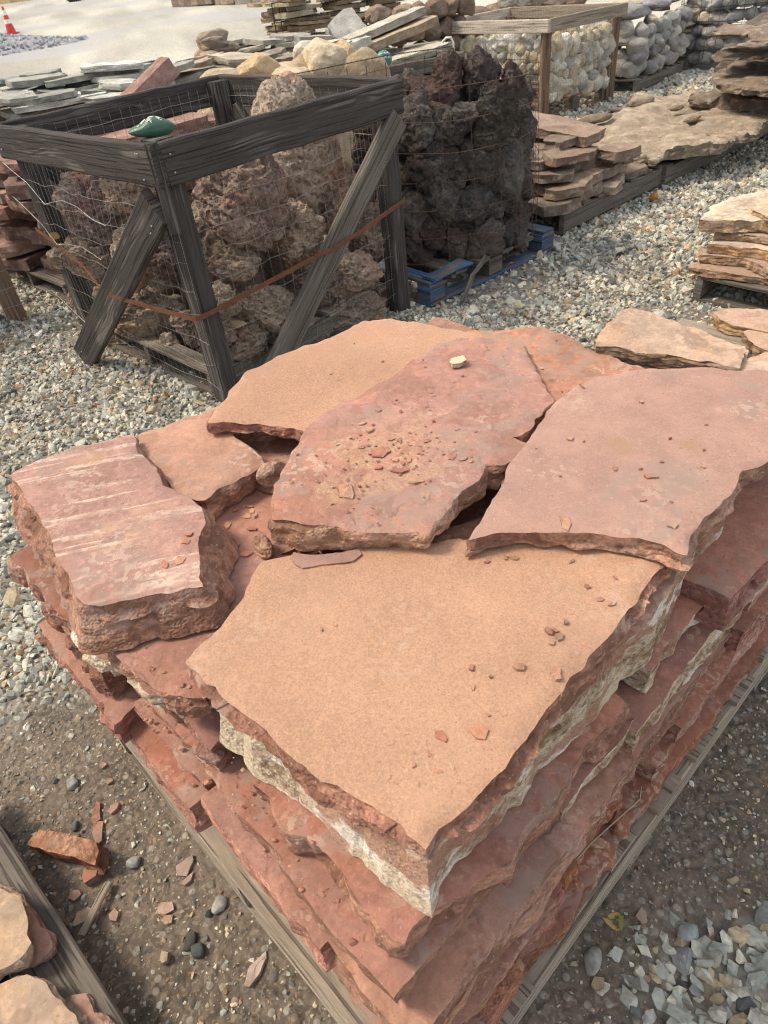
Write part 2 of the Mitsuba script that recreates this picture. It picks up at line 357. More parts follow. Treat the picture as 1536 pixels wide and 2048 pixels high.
def slab(outline, ztop, th, top, side, ktop=0, kside=2, seed=0, ds=0.010, rings=6, jag=0.010, relief=0.002, chip=0.006,
         splay=0.0, rough=0.010, grid=None, tilt=(0, 0), steps=0.0, coats=None):
    """A split stone slab: a ragged outline, an uneven bedding plane with spalled rims, fractured sides in strata."""
    o = resample(outline, ds)
    nrm = normals2(o, 3)
    sd = seed * 13.7
    srng = np.random.default_rng(seed + 7000)
    Lo = lengths(o)[:-1]
    big_ = min(0.03, 4 * ds), max(0.09, 9 * ds)
    o = o + nrm * (jag * (1.0 * knotted(lengths(o), *big_, srng)[:-1] + 0.55 * knotted(lengths(o), 1.2 * ds, max(0.028, 3 * ds), srng)[:-1]) + jag * 0.7 * fb(np.column_stack([o * 75, np.full(len(o), sd)]), 2, seed))[:, None]
    pg = Polygon(o).buffer(0)
    if pg.geom_type != 'Polygon':
        pg = max(pg.geoms, key=lambda g: g.area)
    o = resample(np.array(pg.exterior.coords)[:-1], ds)
    nrm = normals2(o, 3)
    cx, cy = o.mean(0)
    inner = np.zeros((0, 2))
    if grid:
        x0, y0 = o.min(0)
        x1, y1 = o.max(0)
        gx, gy = np.meshgrid(np.arange(x0, x1, grid), np.arange(y0, y1, grid * 0.866))
        gx = gx + (np.arange(gx.shape[0]) % 2)[:, None] * grid / 2
        g = np.stack([gx.ravel(), gy.ravel()], 1)
        g = g + (meshkit.noise(p3(g * 900, seed)) - 0.5)[:, None] * grid * 0.4
        d, _ = cKDTree(o).query(g)
        inner = g[contains_xy(pg, g[:, 0], g[:, 1]) & (d > 0.7 * ds)]
    plane = lambda q: ztop + tilt[0] * (q[:, 0] - cx) + tilt[1] * (q[:, 1] - cy)
    pts, tri = fill(o, inner)
    z = plane(pts) + 2 * relief * fb(p3(pts * 7, sd), 4, seed) + 0.5 * relief * fb(p3(pts * 45, sd), 2, seed)
    d = cKDTree(o).query(pts)[0]
    w = 0.008 + 0.03 * np.clip(fb(p3(pts * 14, sd + 5), 3, seed) * 3, 0, 1)
    z = z - chip * np.clip(1 - d / w, 0, 1) * np.clip(0.35 + 2.6 * fb(p3(pts * 20, sd + 9), 3, seed), 0, 1.6)
    if steps:
        lev = fb(p3(pts * 3.2, sd + 3), 3, seed) + 0.25 * fb(p3(pts * 18, sd + 3), 3, seed)
        z = z - steps * (1 / (1 + np.exp(-(lev - 0.02) * 160))) - 0.7 * steps * (1 / (1 + np.exp(-(lev - 0.13) * 160)))
    V, F, U = [p3(pts, z)], [tri], [np.tile(enc(top, ktop), (len(pts), 1))]
    n, m = len(pts), len(o)
    ztb, zbb = z[:m], plane(o) - th
    j = np.arange(m)
    us = np.tile(enc(side, kside), (m, 1))
    if coats is not None:
        us = np.array([enc(*c) for c in coats(o, nrm)])
    Lr = lengths(o)
    spl = splay(o, nrm) if callable(splay) else splay
    ns = int(srng.integers(2, 5))
    cuts = np.sort(srng.uniform(0.12, 0.92, ns - 1))
    faces = [rough * (1.25 * knotted(Lr, max(0.03, 3 * ds), max(0.10, 8 * ds), srng)[:-1] + 0.6 * knotted(Lr, max(0.01, 1.2 * ds), max(0.028, 3 * ds), srng)[:-1]) for _ in range(ns)]
    for k in range(rings + 1):
        t = k / rings
        zz = ztb * (1 - t) + zbb * t
        wob = 0.16 * knotted(Lr, 0.05, 0.15, np.random.default_rng(seed))[:-1]
        which = sum((t > c + wob).astype(int) for c in cuts) if len(cuts) else np.zeros(m, int)
        off = spl * t ** 1.3 + np.choose(which, faces) * min(1.0, 0.25 + t * 2.2)
        off = off + 0.9 * rough * fb(np.column_stack([o * 70, zz * 110 + sd]), 3, seed + 4) * min(1.0, t * 3)
        if k == 0:
            off = np.zeros(m)
        V.append(p3(o + nrm * np.broadcast_to(off, (m,))[:, None], zz))
        U.append(us)
        if k:
            a, b = n + (k - 1) * m + j, n + (k - 1) * m + (j + 1) % m
            F += [np.stack([a, a + m, b], 1), np.stack([b, a + m, b + m], 1)]
    base = n + rings * m
    bp, bt = fill(V[-1][:, :2])
    V.append(V[-1].copy())
    U.append(us)
    F.append(bt[:, ::-1] + base + m)
    V, F, U = np.vstack(V), np.vstack(F), np.vstack(U)
    s0 = len(tri)
    # fractured faces are faceted: their triangles share no vertices
    ff = F[s0:]
    nt = len(pts)
    return (np.vstack([V[:nt], V[ff.ravel()]]), np.vstack([F[:s0], nt + np.arange(ff.size).reshape(-1, 3)]), np.vstack([U[:nt], U[ff.ravel()]]))

def rag_poly(cx, cy, rx, ry, yaw, rng, n=8):
    a = (np.arange(n) + rng.uniform(-0.35, 0.35, n)) / n * 2 * math.pi
    r = rng.uniform(0.82, 1.12, n)
    sq = (np.abs(np.cos(a)) ** 3 + np.abs(np.sin(a)) ** 3) ** (-1 / 3)
    x, y = rx * r * np.cos(a) * sq, ry * r * np.sin(a) * sq
    c, s = math.cos(yaw), math.sin(yaw)
    return np.stack([cx + c * x - s * y, cy + s * x + c * y], 1)

def flag(cx, cy, z, rx, ry, yaw, th, top, side, rng, n=8, tiltmax=0.06, ds=0.07, kt=0, ks=2, lean=None):
    """A plain split flagstone of a heap, of few faces."""
    seed = int(rng.integers(1, 9999))
    m = slab(rag_poly(cx, cy, rx, ry, yaw, rng, n), z, th, top, side, kt, ks, seed, ds=ds, rings=2, jag=0.02, relief=0.003, chip=0.006, rough=0.010)
    R = rot([math.cos(yaw + 1), math.sin(yaw + 1), 0], rng.uniform(-tiltmax, tiltmax)) if lean is None else lean
    return moved(m, R, None, [cx, cy, z - th / 2])

ICO = {}

def ico(s):
    if s not in ICO:
        m = trimesh.creation.icosphere(subdivisions=s)
        ICO[s] = (np.array(m.vertices), np.array(m.faces))
    return ICO[s]

def rock(c, r, rng, sub=3, p=10, planes=15, lump=0.10, lumpf=2.2, pit=0.0, pitf=26.0, col=(0.3, 0.3, 0.3), kind=0, R=None, fine=0.0, finef=30.0):
    """A boulder: a rounded cut of random planes, lumped by noise and, if porous, pitted along its skin."""
    d, f = ico(sub)
    nn = rng.normal(size=(planes, 3))
    nn /= np.linalg.norm(nn, axis=1, keepdims=True)
    off = rng.uniform(0.78, 1.08, planes)
    s = np.maximum(d @ nn.T / off, 0) ** p
    rad = np.clip(np.maximum(s.sum(1), 1e-9) ** (-1 / p), 0.55, 1.22)
    sd = rng.uniform(0, 900)
    v = d * (rad * (1 + 2 * lump * fb(d * lumpf + sd, 4)))[:, None]
    v = v / np.abs(v).max(0)
    v = v * np.asarray(r, float)
    if R is None:
        R = rot(rng.normal(size=3), rng.uniform(-0.5, 0.5)) @ rot([0, 0, 1], rng.uniform(0, 6.3))
    v = v @ R.T
    dn = d @ R.T
    if pit:
        h = meshkit.noise(v * pitf + sd)
        h2 = meshkit.noise(v * pitf * 2.1 + sd + 5)
        v = v - dn * (pit * (np.clip((h - 0.55) / 0.2, 0, 1) + 0.5 * np.clip((h2 - 0.55) / 0.2, 0, 1)))[:, None]
    if fine:
        v = v + dn * (fine * 2 * fb(v * finef + sd, 3))[:, None]
    return v + np.asarray(c, float), f, np.tile(enc(col, kind), (len(v), 1))

def board(a, b, w, h, kind=0, up=(0, 0, 1), seed=0, c=0.004, seg=8, bow=0.002, wear=0.0):
    """A plank from a to b: w wide across, h high along 'up', with eased edges and its grain in uv."""
    a, b = np.asarray(a, float), np.asarray(b, float)
    L = np.linalg.norm(b - a)
    x = (b - a) / L
    z = np.asarray(up, float) - x * (np.asarray(up, float) @ x)
    z /= np.linalg.norm(z)
    y = np.cross(z, x)
    hw, hh = w / 2, h / 2
    c = min(c, 0.3 * min(w, h))
    sec = np.array([[hw, -hh + c], [hw, hh - c], [hw - c, hh], [-hw + c, hh], [-hw, hh - c], [-hw, -hh + c], [-hw + c, -hh], [hw - c, -hh], [hw, -hh + c]])
    per = np.concatenate([[0], np.cumsum(np.linalg.norm(np.diff(sec, axis=0), axis=1))])
    V, U, F = [], [], []
    for i in range(seg + 1):
        t = i / seg
        q = a + x * (L * t)
        q3 = np.column_stack([sec * 12, np.full(9, t * L * 6 + seed * 3.1)])
        q3[8] = q3[0]
        dv = (bow + wear * (abs(t - 0.5) * 2) ** 2) * 2 * np.stack([fb(q3, 2, seed), fb(q3 + 50, 2, seed)], 1)
        s = sec + dv
        V.append(q + s[:, :1] * y + s[:, 1:] * z)
        U.append(np.column_stack([np.full(9, seed * 1.37 + t * L), per + kind * 10 + 1 + (seed % 7) * 0.9]))
    for i in range(seg):
        k = np.arange(8) + i * 9
        F += [np.stack([k, k + 1, k + 9], 1), np.stack([k + 1, k + 10, k + 9], 1)]
    n = 9 * (seg + 1)
    for end, sgn in ((0, 1), (seg, -1)):
        ring = V[end][:8]
        V.append(np.vstack([ring, ring.mean(0)]))
        U.append(np.column_stack([seed + sec[:8, 0] * 1.2, kind * 10 + 1.5 + sec[:8, 1]]))
        U.append(np.array([[seed, kind * 10 + 1.5]]))
        k = np.arange(8)
        tri = np.stack([k, np.full(8, 8), (k + 1) % 8], 1) + n
        F.append(tri if sgn > 0 else tri[:, ::-1])
        n += 9
    V, F, U = np.vstack(V), np.vstack(F), np.vstack(U)
    # outward check
    m = trimesh.Trimesh(V, F, process=False)
    return (V, F[:, ::-1], U) if m.volume < 0 else (V, F, U)

def tube(pts, r, sides=4):
    p = np.asarray(pts, float)
    t = np.gradient(p, axis=0)
    t /= np.linalg.norm(t, axis=1, keepdims=True) + 1e-12
    a = np.cross(t, np.where(np.abs(t[:, 2:]) < 0.9, [0, 0, 1.0], [1.0, 0, 0]))
    a /= np.linalg.norm(a, axis=1, keepdims=True) + 1e-12
    b = np.cross(t, a)
    g = np.arange(sides) * 2 * math.pi / sides
    v = p[:, None] + np.broadcast_to(r, (len(p),))[:, None, None] * (np.cos(g)[None, :, None] * a[:, None] + np.sin(g)[None, :, None] * b[:, None])
    i, j = np.meshgrid(np.arange(len(p) - 1), np.arange(sides), indexing='ij')
    q = np.stack([i * sides + j, i * sides + (j + 1) % sides, (i + 1) * sides + (j + 1) % sides, (i + 1) * sides + j], -1).reshape(-1, 4)
    f = np.vstack([q[:, [0, 1, 2]], q[:, [0, 2, 3]]])
    v = v.reshape(-1, 3)
    return v, f, np.zeros((len(v), 2))

def lathe(prof, c, n=20, R=None):
    prof = np.asarray(prof, float)
    g = np.arange(n) * 2 * math.pi / n
    v = np.stack([prof[:, None, 0] * np.cos(g), prof[:, None, 0] * np.sin(g), np.repeat(prof[:, 1:2], n, 1)], -1).reshape(-1, 3)
    i, j = np.meshgrid(np.arange(len(prof) - 1), np.arange(n), indexing='ij')
    q = np.stack([i * n + j, i * n + (j + 1) % n, (i + 1) * n + (j + 1) % n, (i + 1) * n + j], -1).reshape(-1, 4)
    f = np.vstack([q[:, [0, 1, 2]], q[:, [0, 2, 3]]])
    if R is not None:
        v = v @ R.T
    return v + np.asarray(c, float), f, np.zeros((len(v), 2))

def terrain(x, y):
    y = np.asarray(y, float)
    z = 0.05 * np.clip(y - 9, 0, 17) + 0.028 * np.clip(y - 26, 0, 22)
    soft = 1 / (1 + np.exp(-(y - 9)))
    return z + 0.03 * soft * fb(np.stack([np.asarray(x, float) * 0.7, y * 0.7, np.zeros_like(y)], -1), 2)

def ground_z(x, y):
    x, y = np.asarray(x, float), np.asarray(y, float)
    q = np.stack([x, y, np.zeros_like(x)], -1)
    return terrain(x, y) + 0.016 * fb(q * 3.1, 3) - 0.004

def frame(N, yaw):
    v = np.array([math.cos(yaw), math.sin(yaw)])
    u = np.array([-math.sin(yaw), math.cos(yaw)])
    return lambda s, t: np.asarray(N) + v * s + u * t

def pallet(N, yaw, su, st, h, kind, label, z0=0.0, decks=7, style='stringer', group=None, seed=0, deck_kind=None, lead=None):
    """N: near corner; stringers run along yaw for su, deck boards across for st."""
    at = frame(N, yaw)
    r = np.random.default_rng(500 + seed)
    key = thing('pallet', label, 'pallet', group)
    dk = kind if deck_kind is None else deck_kind
    tb = 0.018
    P = lambda s, t, z: np.append(at(s, t), z + z0)
    wb = 0.095
    for i in range(decks):
        s = wb / 2 + (su - wb) * i / (decks - 1) + (r.uniform(-0.012, 0.012) if 0 < i < decks - 1 else 0)
        e = r.uniform(-0.012, 0.006, 2)
        k = lead if lead is not None and i in (0, decks - 1) else dk
        part(key, 'deck_board', board(P(s, -e[0], h - tb / 2), P(s, st + e[1], h - tb / 2), wb * r.uniform(0.9, 1.05), tb, k, seed=seed * 10 + i, wear=0.004, c=0.002), 'weathered_wood')
    for i in range(3):
        t = 0.02 + (st - 0.04) * i / 2
        if style == 'stringer':
            part(key, 'stringer', board(P(0, t, tb + (h - 2 * tb) / 2), P(su, t, tb + (h - 2 * tb) / 2), 0.038, h - 2 * tb - 0.002, kind, seed=seed * 10 + 20 + i, wear=0.003), 'weathered_wood')
        else:
            for s in (0.055, su / 2, su - 0.055):
                part(key, 'block', board(P(s - 0.055, t + (0.03, 0, -0.03)[i], tb + (h - 2 * tb) / 2), P(s + 0.055, t + (0.03, 0, -0.03)[i], tb + (h - 2 * tb) / 2), 0.10, h - 2 * tb - 0.002, kind if r.random() < 0.5 else 1, seed=seed * 10 + 20 + i, seg=2), 'weathered_wood')
            part(key, 'bottom_board', board(P(0, t + (0.03, 0, -0.03)[i], tb / 2), P(su, t + (0.03, 0, -0.03)[i], tb / 2), 0.10, tb, kind, seed=seed * 10 + 40 + i), 'weathered_wood')
    if style == 'stringer':
        for i in range(3):
            s = wb / 2 + (su - wb) * i / 2
            part(key, 'bottom_board', board(P(s, 0, tb / 2), P(s, st, tb / 2), wb, tb, kind, seed=seed * 10 + 60 + i, c=0.002), 'weathered_wood')
    return key
# ------------------------------------------------------------------ the ground
def spaced(lo, hi, near_lo, near_hi, step, grow=1.35):
    a = list(np.arange(near_lo, near_hi + 1e-6, step))
    d, x = step, near_hi
    while x < hi:
        d *= grow
        x += d
        a.append(x)
    d, x = step, near_lo
    while x > lo:
        d *= grow
        x -= d
        a.insert(0, x)
    return np.array(a)

gx = spaced(-260, 260, -2.6, 4.2, 0.05)
gy = spaced(-120, 320, -0.3, 7.5, 0.05)
GX, GY = np.meshgrid(gx, gy)
GV = np.stack([GX.ravel(), GY.ravel(), ground_z(GX.ravel(), GY.ravel())], 1)
ii, jj = np.meshgrid(np.arange(len(gy) - 1), np.arange(len(gx) - 1), indexing='ij')
k0 = (ii * len(gx) + jj).ravel()
w_ = len(gx)
GF = np.vstack([np.stack([k0, k0 + 1, k0 + w_ + 1], 1), np.stack([k0, k0 + w_ + 1, k0 + w_], 1)])
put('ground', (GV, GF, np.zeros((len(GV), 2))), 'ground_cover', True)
tag('ground', 'pale gravel yard with brown soil showing between the front pallets', None, None, 'structure')

# a dry bank that closes the yard far away on the left
bx = np.linspace(-90, 60, 61)
prof = [(0, 0), (1.0, 0.9), (2.5, 1.7), (5, 2.3), (9, 2.5)]
BV = np.vstack([[x, 58 + 0.05 * (x + 20) + d + 0.6 * math.sin(x * 0.7), 1.4 + h * (1 + 0.25 * math.sin(x * 0.9 + d))] for x in bx for d, h in prof])
m_ = len(prof)
i_, j_ = np.meshgrid(np.arange(len(bx) - 1), np.arange(m_ - 1), indexing='ij')
k0 = (i_ * m_ + j_).ravel()
put('bank', (BV, np.vstack([np.stack([k0, k0 + m_, k0 + m_ + 1], 1), np.stack([k0, k0 + m_ + 1, k0 + 1], 1)]), np.tile(enc((0.34, 0.25, 0.13)), (len(BV), 1))), 'stone')
tag('bank', 'dry brown earth bank at the far edge of the yard', None, None, 'structure')

# gravel: crushed stones of many sizes, scattered on the ground in one mass
from scipy.spatial import ConvexHull
GR = np.random.default_rng(11)

def hull_stone(rng, n=10):
    q = rng.normal(size=(n, 3))
    q /= np.linalg.norm(q, axis=1, keepdims=True)
    q *= rng.uniform(0.8, 1.15, (n, 1))
    h = ConvexHull(q)
    v, f = q[h.vertices], np.searchsorted(np.sort(h.vertices), h.simplices)
    v = q[np.sort(h.vertices)]
    cc = v[f].mean(1)
    fl = np.einsum('ij,ij->i', np.cross(v[f[:, 1]] - v[f[:, 0]], v[f[:, 2]] - v[f[:, 0]]), cc) < 0
    f[fl] = f[fl][:, ::-1]
    return v, f

PROTO = [hull_stone(GR, 11 + i % 4) for i in range(36)]
GPAL = np.array([(0.50, 0.50, 0.45), (0.38, 0.40, 0.375), (0.62, 0.60, 0.52), (0.50, 0.42, 0.30), (0.26, 0.275, 0.275), (0.72, 0.70, 0.63), (0.43, 0.45, 0.42), (0.34, 0.23, 0.155), (0.14, 0.15, 0.155)])
GW = np.array([0.21, 0.17, 0.15, 0.12, 0.09, 0.08, 0.11, 0.035, 0.035])
GPAL = GPAL * np.array([1.0, 0.995, 0.965])
GENC = np.array([enc(c, i % 2) for i, c in enumerate(GPAL)])

def seen(x, y, z=0.0, m=0.16):
    d = np.stack([x - EYE[0], y - EYE[1], np.full_like(x, z) - EYE[2]], -1)
    R2 = np.cross(FWD, UP)
    w = d @ FWD
    a, b = d @ R2 / np.maximum(w, 1e-6), d @ UP / np.maximum(w, 1e-6)
    return (w > 0.05) & (np.abs(a) < 0.562 + m) & (np.abs(b) < 0.75 + m)

def scatter(x, y, r, sunk, pal=None, squash=(0.62, 0.95)):
    """Stones at x, y as one mesh."""
    n = len(x)
    which = GR.integers(0, len(PROTO), n)
    tint = GR.choice(len(GPAL), n, p=GW) if pal is None else pal
    zz = ground_z(x, y)
    V, F, U, base = [], [], [], 0
    for k, (pv, pf) in enumerate(PROTO):
        i = np.nonzero(which == k)[0]
        if not len(i):
            continue
        a = GR.uniform(0, 6.283, len(i))
        c, s = np.cos(a), np.sin(a)
        sx, sy, sz = r[i] * GR.uniform(0.9, 1.3, len(i)), r[i] * GR.uniform(0.75, 1.05, len(i)), r[i] * GR.uniform(*squash, len(i))
        q = pv[None] * np.stack([sx, sy, sz], -1)[:, None]
        tl = GR.normal(0, 0.35, (len(i), 2))
        q[..., 2] += q[..., 0] * tl[:, :1] + q[..., 1] * tl[:, 1:]
        w = np.stack([q[..., 0] * c[:, None] - q[..., 1] * s[:, None] + x[i][:, None], q[..., 0] * s[:, None] + q[..., 1] * c[:, None] + y[i][:, None], q[..., 2] + (zz[i] + sz * sunk[i])[:, None]], -1)
        V.append(w.reshape(-1, 3))
        F.append((pf[None] + (np.arange(len(i)) * len(pv))[:, None, None]).reshape(-1, 3) + base)
        U.append(np.repeat(GENC[tint[i]], len(pv), axis=0))
        base += len(i) * len(pv)
    return np.vstack(V), np.vstack(F), np.vstack(U)

def under_stack(x, y):
    s, t = (x - NM[0]) * VM[0] + (y - NM[1]) * VM[1], (x - NM[0]) * UM[0] + (y - NM[1]) * UM[1]
    return (s > 0.0) & (s < 1.25) & (t > 0.0) & (t < 1.06)

def hexes(x0, x1, y0, y1, sp):
    X, Y = np.meshgrid(np.arange(x0, x1, sp), np.arange(y0, y1, sp * 0.866))
    X = X + (np.arange(X.shape[0]) % 2)[:, None] * sp / 2
    x, y = X.ravel() + GR.uniform(-0.42, 0.42, X.size) * sp, Y.ravel() + GR.uniform(-0.42, 0.42, X.size) * sp
    k = seen(x, y) & ~under_stack(x, y)
    return x[k], y[k]

gxs, gys, grs, gks = [], [], [], []
for y0, y1, sp, rr in ((-0.1, 2.0, 0.0205, 0.0115), (2.0, 3.6, 0.0225, 0.0122), (3.6, 6.2, 0.029, 0.0148), (6.2, 9.5, 0.046, 0.022)):
    x, y = hexes(-4.2, 6.5, y0, y1, sp)
    dd = dirt_amount(x, y, np)
    keep = GR.random(len(x)) > dd * 1.12 - 0.07
    x, y, dd = x[keep], y[keep], dd[keep]
    near_heap = np.exp(-((x - 0.56) ** 2 + (y - 0.36) ** 2) / 0.09) if y0 < 1 else 0
    gxs.append(x); gys.append(y)
    grs.append(np.clip(GR.lognormal(math.log(rr), 0.34, len(x)), 0.006, 0.034) * (1 + 0.18 * near_heap))
    gks.append(GR.uniform(-0.1, 0.55, len(x)) - 0.35 * dd)
put('gravel', scatter(np.concatenate(gxs), np.concatenate(gys), np.concatenate(grs), np.concatenate(gks)), 'pebble_stone')
tag('gravel', 'loose grey green and buff crushed stone covering the yard', 'gravel', None, 'stuff')

# small grit pressed into the bare soil
x, y = hexes(-1.6, 1.9, -0.1, 2.2, 0.013)
keep = dirt_amount(x, y, np) * 0.55 > GR.random(len(x))
x, y = x[keep], y[keep]
put('grit', scatter(x, y, np.clip(GR.lognormal(math.log(0.0034), 0.45, len(x)), 0.0015, 0.011), GR.uniform(-0.3, 0.35, len(x)), GR.choice(len(GPAL), len(x), p=[.12, .12, .06, .24, .12, .04, .08, .16, .06])), 'pebble_stone')
tag('grit', 'fine grit and pebbles pressed into the brown soil', 'grit', None, 'stuff')

# ------------------------------------------------------------------ the front pallet of red sandstone
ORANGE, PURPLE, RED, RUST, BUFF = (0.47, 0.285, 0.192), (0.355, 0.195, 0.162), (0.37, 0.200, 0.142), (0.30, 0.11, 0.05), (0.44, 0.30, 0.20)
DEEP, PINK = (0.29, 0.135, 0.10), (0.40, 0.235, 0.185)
YAW = math.atan2(0.641, 0.767)
pallet(frame(NM, YAW)(-0.014, 0.0), YAW, 1.27, 1.07, 0.128, 4, 'weathered tan pallet under the stack of red sandstone', decks=8, seed=1)
ST = frame(NM, YAW)
SLAB = 'sandstone_flagstone'

def big(outline, z, th, top, side, label, kt=0, ks=2, group=None, **k):
    k.setdefault('grid', 0.011)
    k.setdefault('ds', 0.0065)
    k.setdefault('rings', 8)
    key = thing(SLAB, label, 'stone slab', group)
    return put(key, slab(outline, z, th, top, side, kt, ks, seed=COUNT[SLAB], **k), 'sandstone', True)

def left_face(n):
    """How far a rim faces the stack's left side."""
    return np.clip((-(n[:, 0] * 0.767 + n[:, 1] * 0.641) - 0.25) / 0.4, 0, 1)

# the loose slabs on top
big([[-0.300,0.623],[-0.268,0.669],[-0.228,0.731],[-0.215,0.788],[-0.203,0.807],[-0.173,0.813],[-0.141,0.811],[-0.077,0.799],[-0.013,0.810],[0.066,0.805],[0.145,0.799],[0.259,0.810],[0.392,0.783],[0.430,0.720],[0.398,0.690],[0.307,0.611],[0.214,0.527],[0.130,0.445],[0.093,0.408],[0.047,0.370],[0.016,0.351],[-0.002,0.333],[-0.007,0.345],[-0.020,0.357],[-0.054,0.386],[-0.083,0.407],[-0.112,0.431],[-0.135,0.448],[-0.173,0.489],[-0.206,0.522],[-0.242,0.558],[-0.272,0.591]],
    0.78, 0.032, ORANGE, (0.34, 0.175, 0.125), 'large sandy orange slab at the near corner on top of the red stack', 1, 2, jag=0.005, relief=0.0018, chip=0.010, splay=0.006, rough=0.008)
part(SLAB, 'purple_layer', slab([[-0.151,0.815],[-0.135,0.809],[-0.108,0.802],[-0.077,0.798],[-0.048,0.800],[-0.044,0.790],[-0.056,0.777],[-0.077,0.777],[-0.108,0.777],[-0.136,0.775],[-0.146,0.784],[-0.153,0.801]], 0.7835, 0.006, (0.37, 0.225, 0.19), RED, 6, 2, 19, ds=0.006, rings=2, jag=0.003, relief=0.001, chip=0.001, rough=0.001), 'sandstone', True, label='thin purple layer left on the sandy slab')
big([[-0.706,1.123],[-0.679,1.151],[-0.597,1.194],[-0.517,1.217],[-0.485,1.217],[-0.467,1.158],[-0.429,1.103],[-0.405,1.065],[-0.388,1.030],[-0.358,0.989],[-0.328,0.961],[-0.313,0.945],[-0.303,0.905],[-0.302,0.860],[-0.288,0.803],[-0.281,0.745],[-0.324,0.741],[-0.360,0.737],[-0.412,0.732],[-0.460,0.732],[-0.482,0.773],[-0.508,0.822],[-0.546,0.879],[-0.580,0.934],[-0.609,0.983],[-0.663,1.058]],
    0.80, 0.074, (0.40, 0.235, 0.20), RED, 'thick purple slab with white streaks at the left corner of the red stack', 3, 2, jag=0.006, relief=0.002, splay=0.030, rough=0.009)
big([[-0.498,1.260],[-0.438,1.281],[-0.367,1.313],[-0.335,1.335],[-0.262,1.365],[-0.149,1.314],[-0.148,1.230],[-0.253,1.236],[-0.282,1.208],[-0.247,1.159],[-0.214,1.102],[-0.211,1.078],[-0.249,1.057],[-0.293,1.027],[-0.315,0.994],[-0.333,0.994],[-0.372,1.029],[-0.421,1.112],[-0.478,1.200]],
    0.775, 0.052, (0.42, 0.262, 0.215), RED, 'small pinkish slab tucked between the streaked slab and the back orange slab', 0, 2, jag=0.005, splay=-0.006, rough=0.010)
big([[-0.324,1.212],[-0.319,1.259],[-0.293,1.333],[-0.263,1.413],[-0.203,1.463],[-0.146,1.507],[-0.050,1.545],[0.003,1.596],[0.064,1.616],[0.144,1.552],[0.191,1.505],[0.271,1.456],[0.286,1.360],[0.170,1.253],[0.037,1.165],[-0.054,1.095],[-0.102,1.103],[-0.132,1.128],[-0.180,1.158],[-0.251,1.187],[-0.294,1.213]],
    0.81, 0.026, (0.46, 0.278, 0.188), DEEP, 'sandy orange slab at the back of the red stack over a shadowed gap', 1, 2, jag=0.006, relief=0.0022, rough=0.007)
big([[0.202,1.502],[0.268,1.504],[0.307,1.492],[0.378,1.493],[0.414,1.462],[0.454,1.409],[0.502,1.313],[0.564,1.220],[0.493,1.164],[0.412,1.126],[0.359,1.111],[0.297,1.136],[0.219,1.237],[0.165,1.366]],
    0.80, 0.045, (0.43, 0.225, 0.155), RED, 'red orange slab at the far corner of the stack behind the purple ones', 0, 2, jag=0.007, relief=0.003, steps=0.004)
big([[-0.178,0.858],[-0.175,0.922],[-0.168,0.970],[-0.137,1.074],[-0.130,1.104],[-0.099,1.151],[-0.079,1.178],[-0.038,1.207],[0.011,1.257],[0.061,1.299],[0.126,1.370],[0.172,1.410],[0.223,1.426],[0.283,1.403],[0.345,1.346],[0.348,1.230],[0.345,1.108],[0.327,1.088],[0.300,1.055],[0.280,1.022],[0.238,1.002],[0.266,0.983],[0.257,0.958],[0.236,0.940],[0.203,0.925],[0.181,0.919],[0.158,0.885],[0.118,0.858],[0.104,0.830],[0.074,0.799],[0.063,0.777],[0.021,0.786],[-0.009,0.794],[-0.055,0.813],[-0.117,0.835]],
    0.825, 0.050, (0.395, 0.218, 0.178), (0.44, 0.27, 0.185), 'purple slab strewn with chips and sand in the middle of the red stack', 5, 2, jag=0.006, relief=0.004, steps=0.005, rough=0.010)
big([[0.114,0.750],[0.172,0.832],[0.219,0.921],[0.275,1.008],[0.314,1.057],[0.348,1.105],[0.397,1.147],[0.455,1.174],[0.557,1.182],[0.647,1.161],[0.712,1.135],[0.772,1.102],[0.834,1.046],[0.815,0.970],[0.741,0.918],[0.617,0.849],[0.572,0.831],[0.534,0.790],[0.488,0.754],[0.454,0.726],[0.431,0.704],[0.409,0.669],[0.389,0.692],[0.360,0.710],[0.300,0.727],[0.239,0.744],[0.198,0.759],[0.168,0.760]],
    0.82, 0.034, (0.41, 0.255, 0.212), (0.40, 0.235, 0.17), 'wide smooth purple slab at the right overhanging the sandy orange slab', 6, 2, jag=0.004, relief=0.0014, rough=0.007)
# slabs seen in the gaps under them
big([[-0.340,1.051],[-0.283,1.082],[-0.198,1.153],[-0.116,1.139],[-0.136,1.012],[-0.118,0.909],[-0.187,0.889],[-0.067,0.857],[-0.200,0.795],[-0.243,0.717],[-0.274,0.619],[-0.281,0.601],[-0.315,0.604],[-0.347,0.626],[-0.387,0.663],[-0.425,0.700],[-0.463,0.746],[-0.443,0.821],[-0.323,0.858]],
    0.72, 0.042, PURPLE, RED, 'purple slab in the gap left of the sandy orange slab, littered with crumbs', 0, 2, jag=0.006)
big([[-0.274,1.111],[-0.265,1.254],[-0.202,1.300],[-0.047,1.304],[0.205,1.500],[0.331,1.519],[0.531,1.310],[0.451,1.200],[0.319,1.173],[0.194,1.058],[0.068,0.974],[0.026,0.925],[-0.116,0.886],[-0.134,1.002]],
    0.728, 0.05, (0.33, 0.17, 0.13), DEEP, 'shaded slab deep in the gap under the back orange slab', 0, 2, jag=0.006, grid=0.02, ds=0.012)
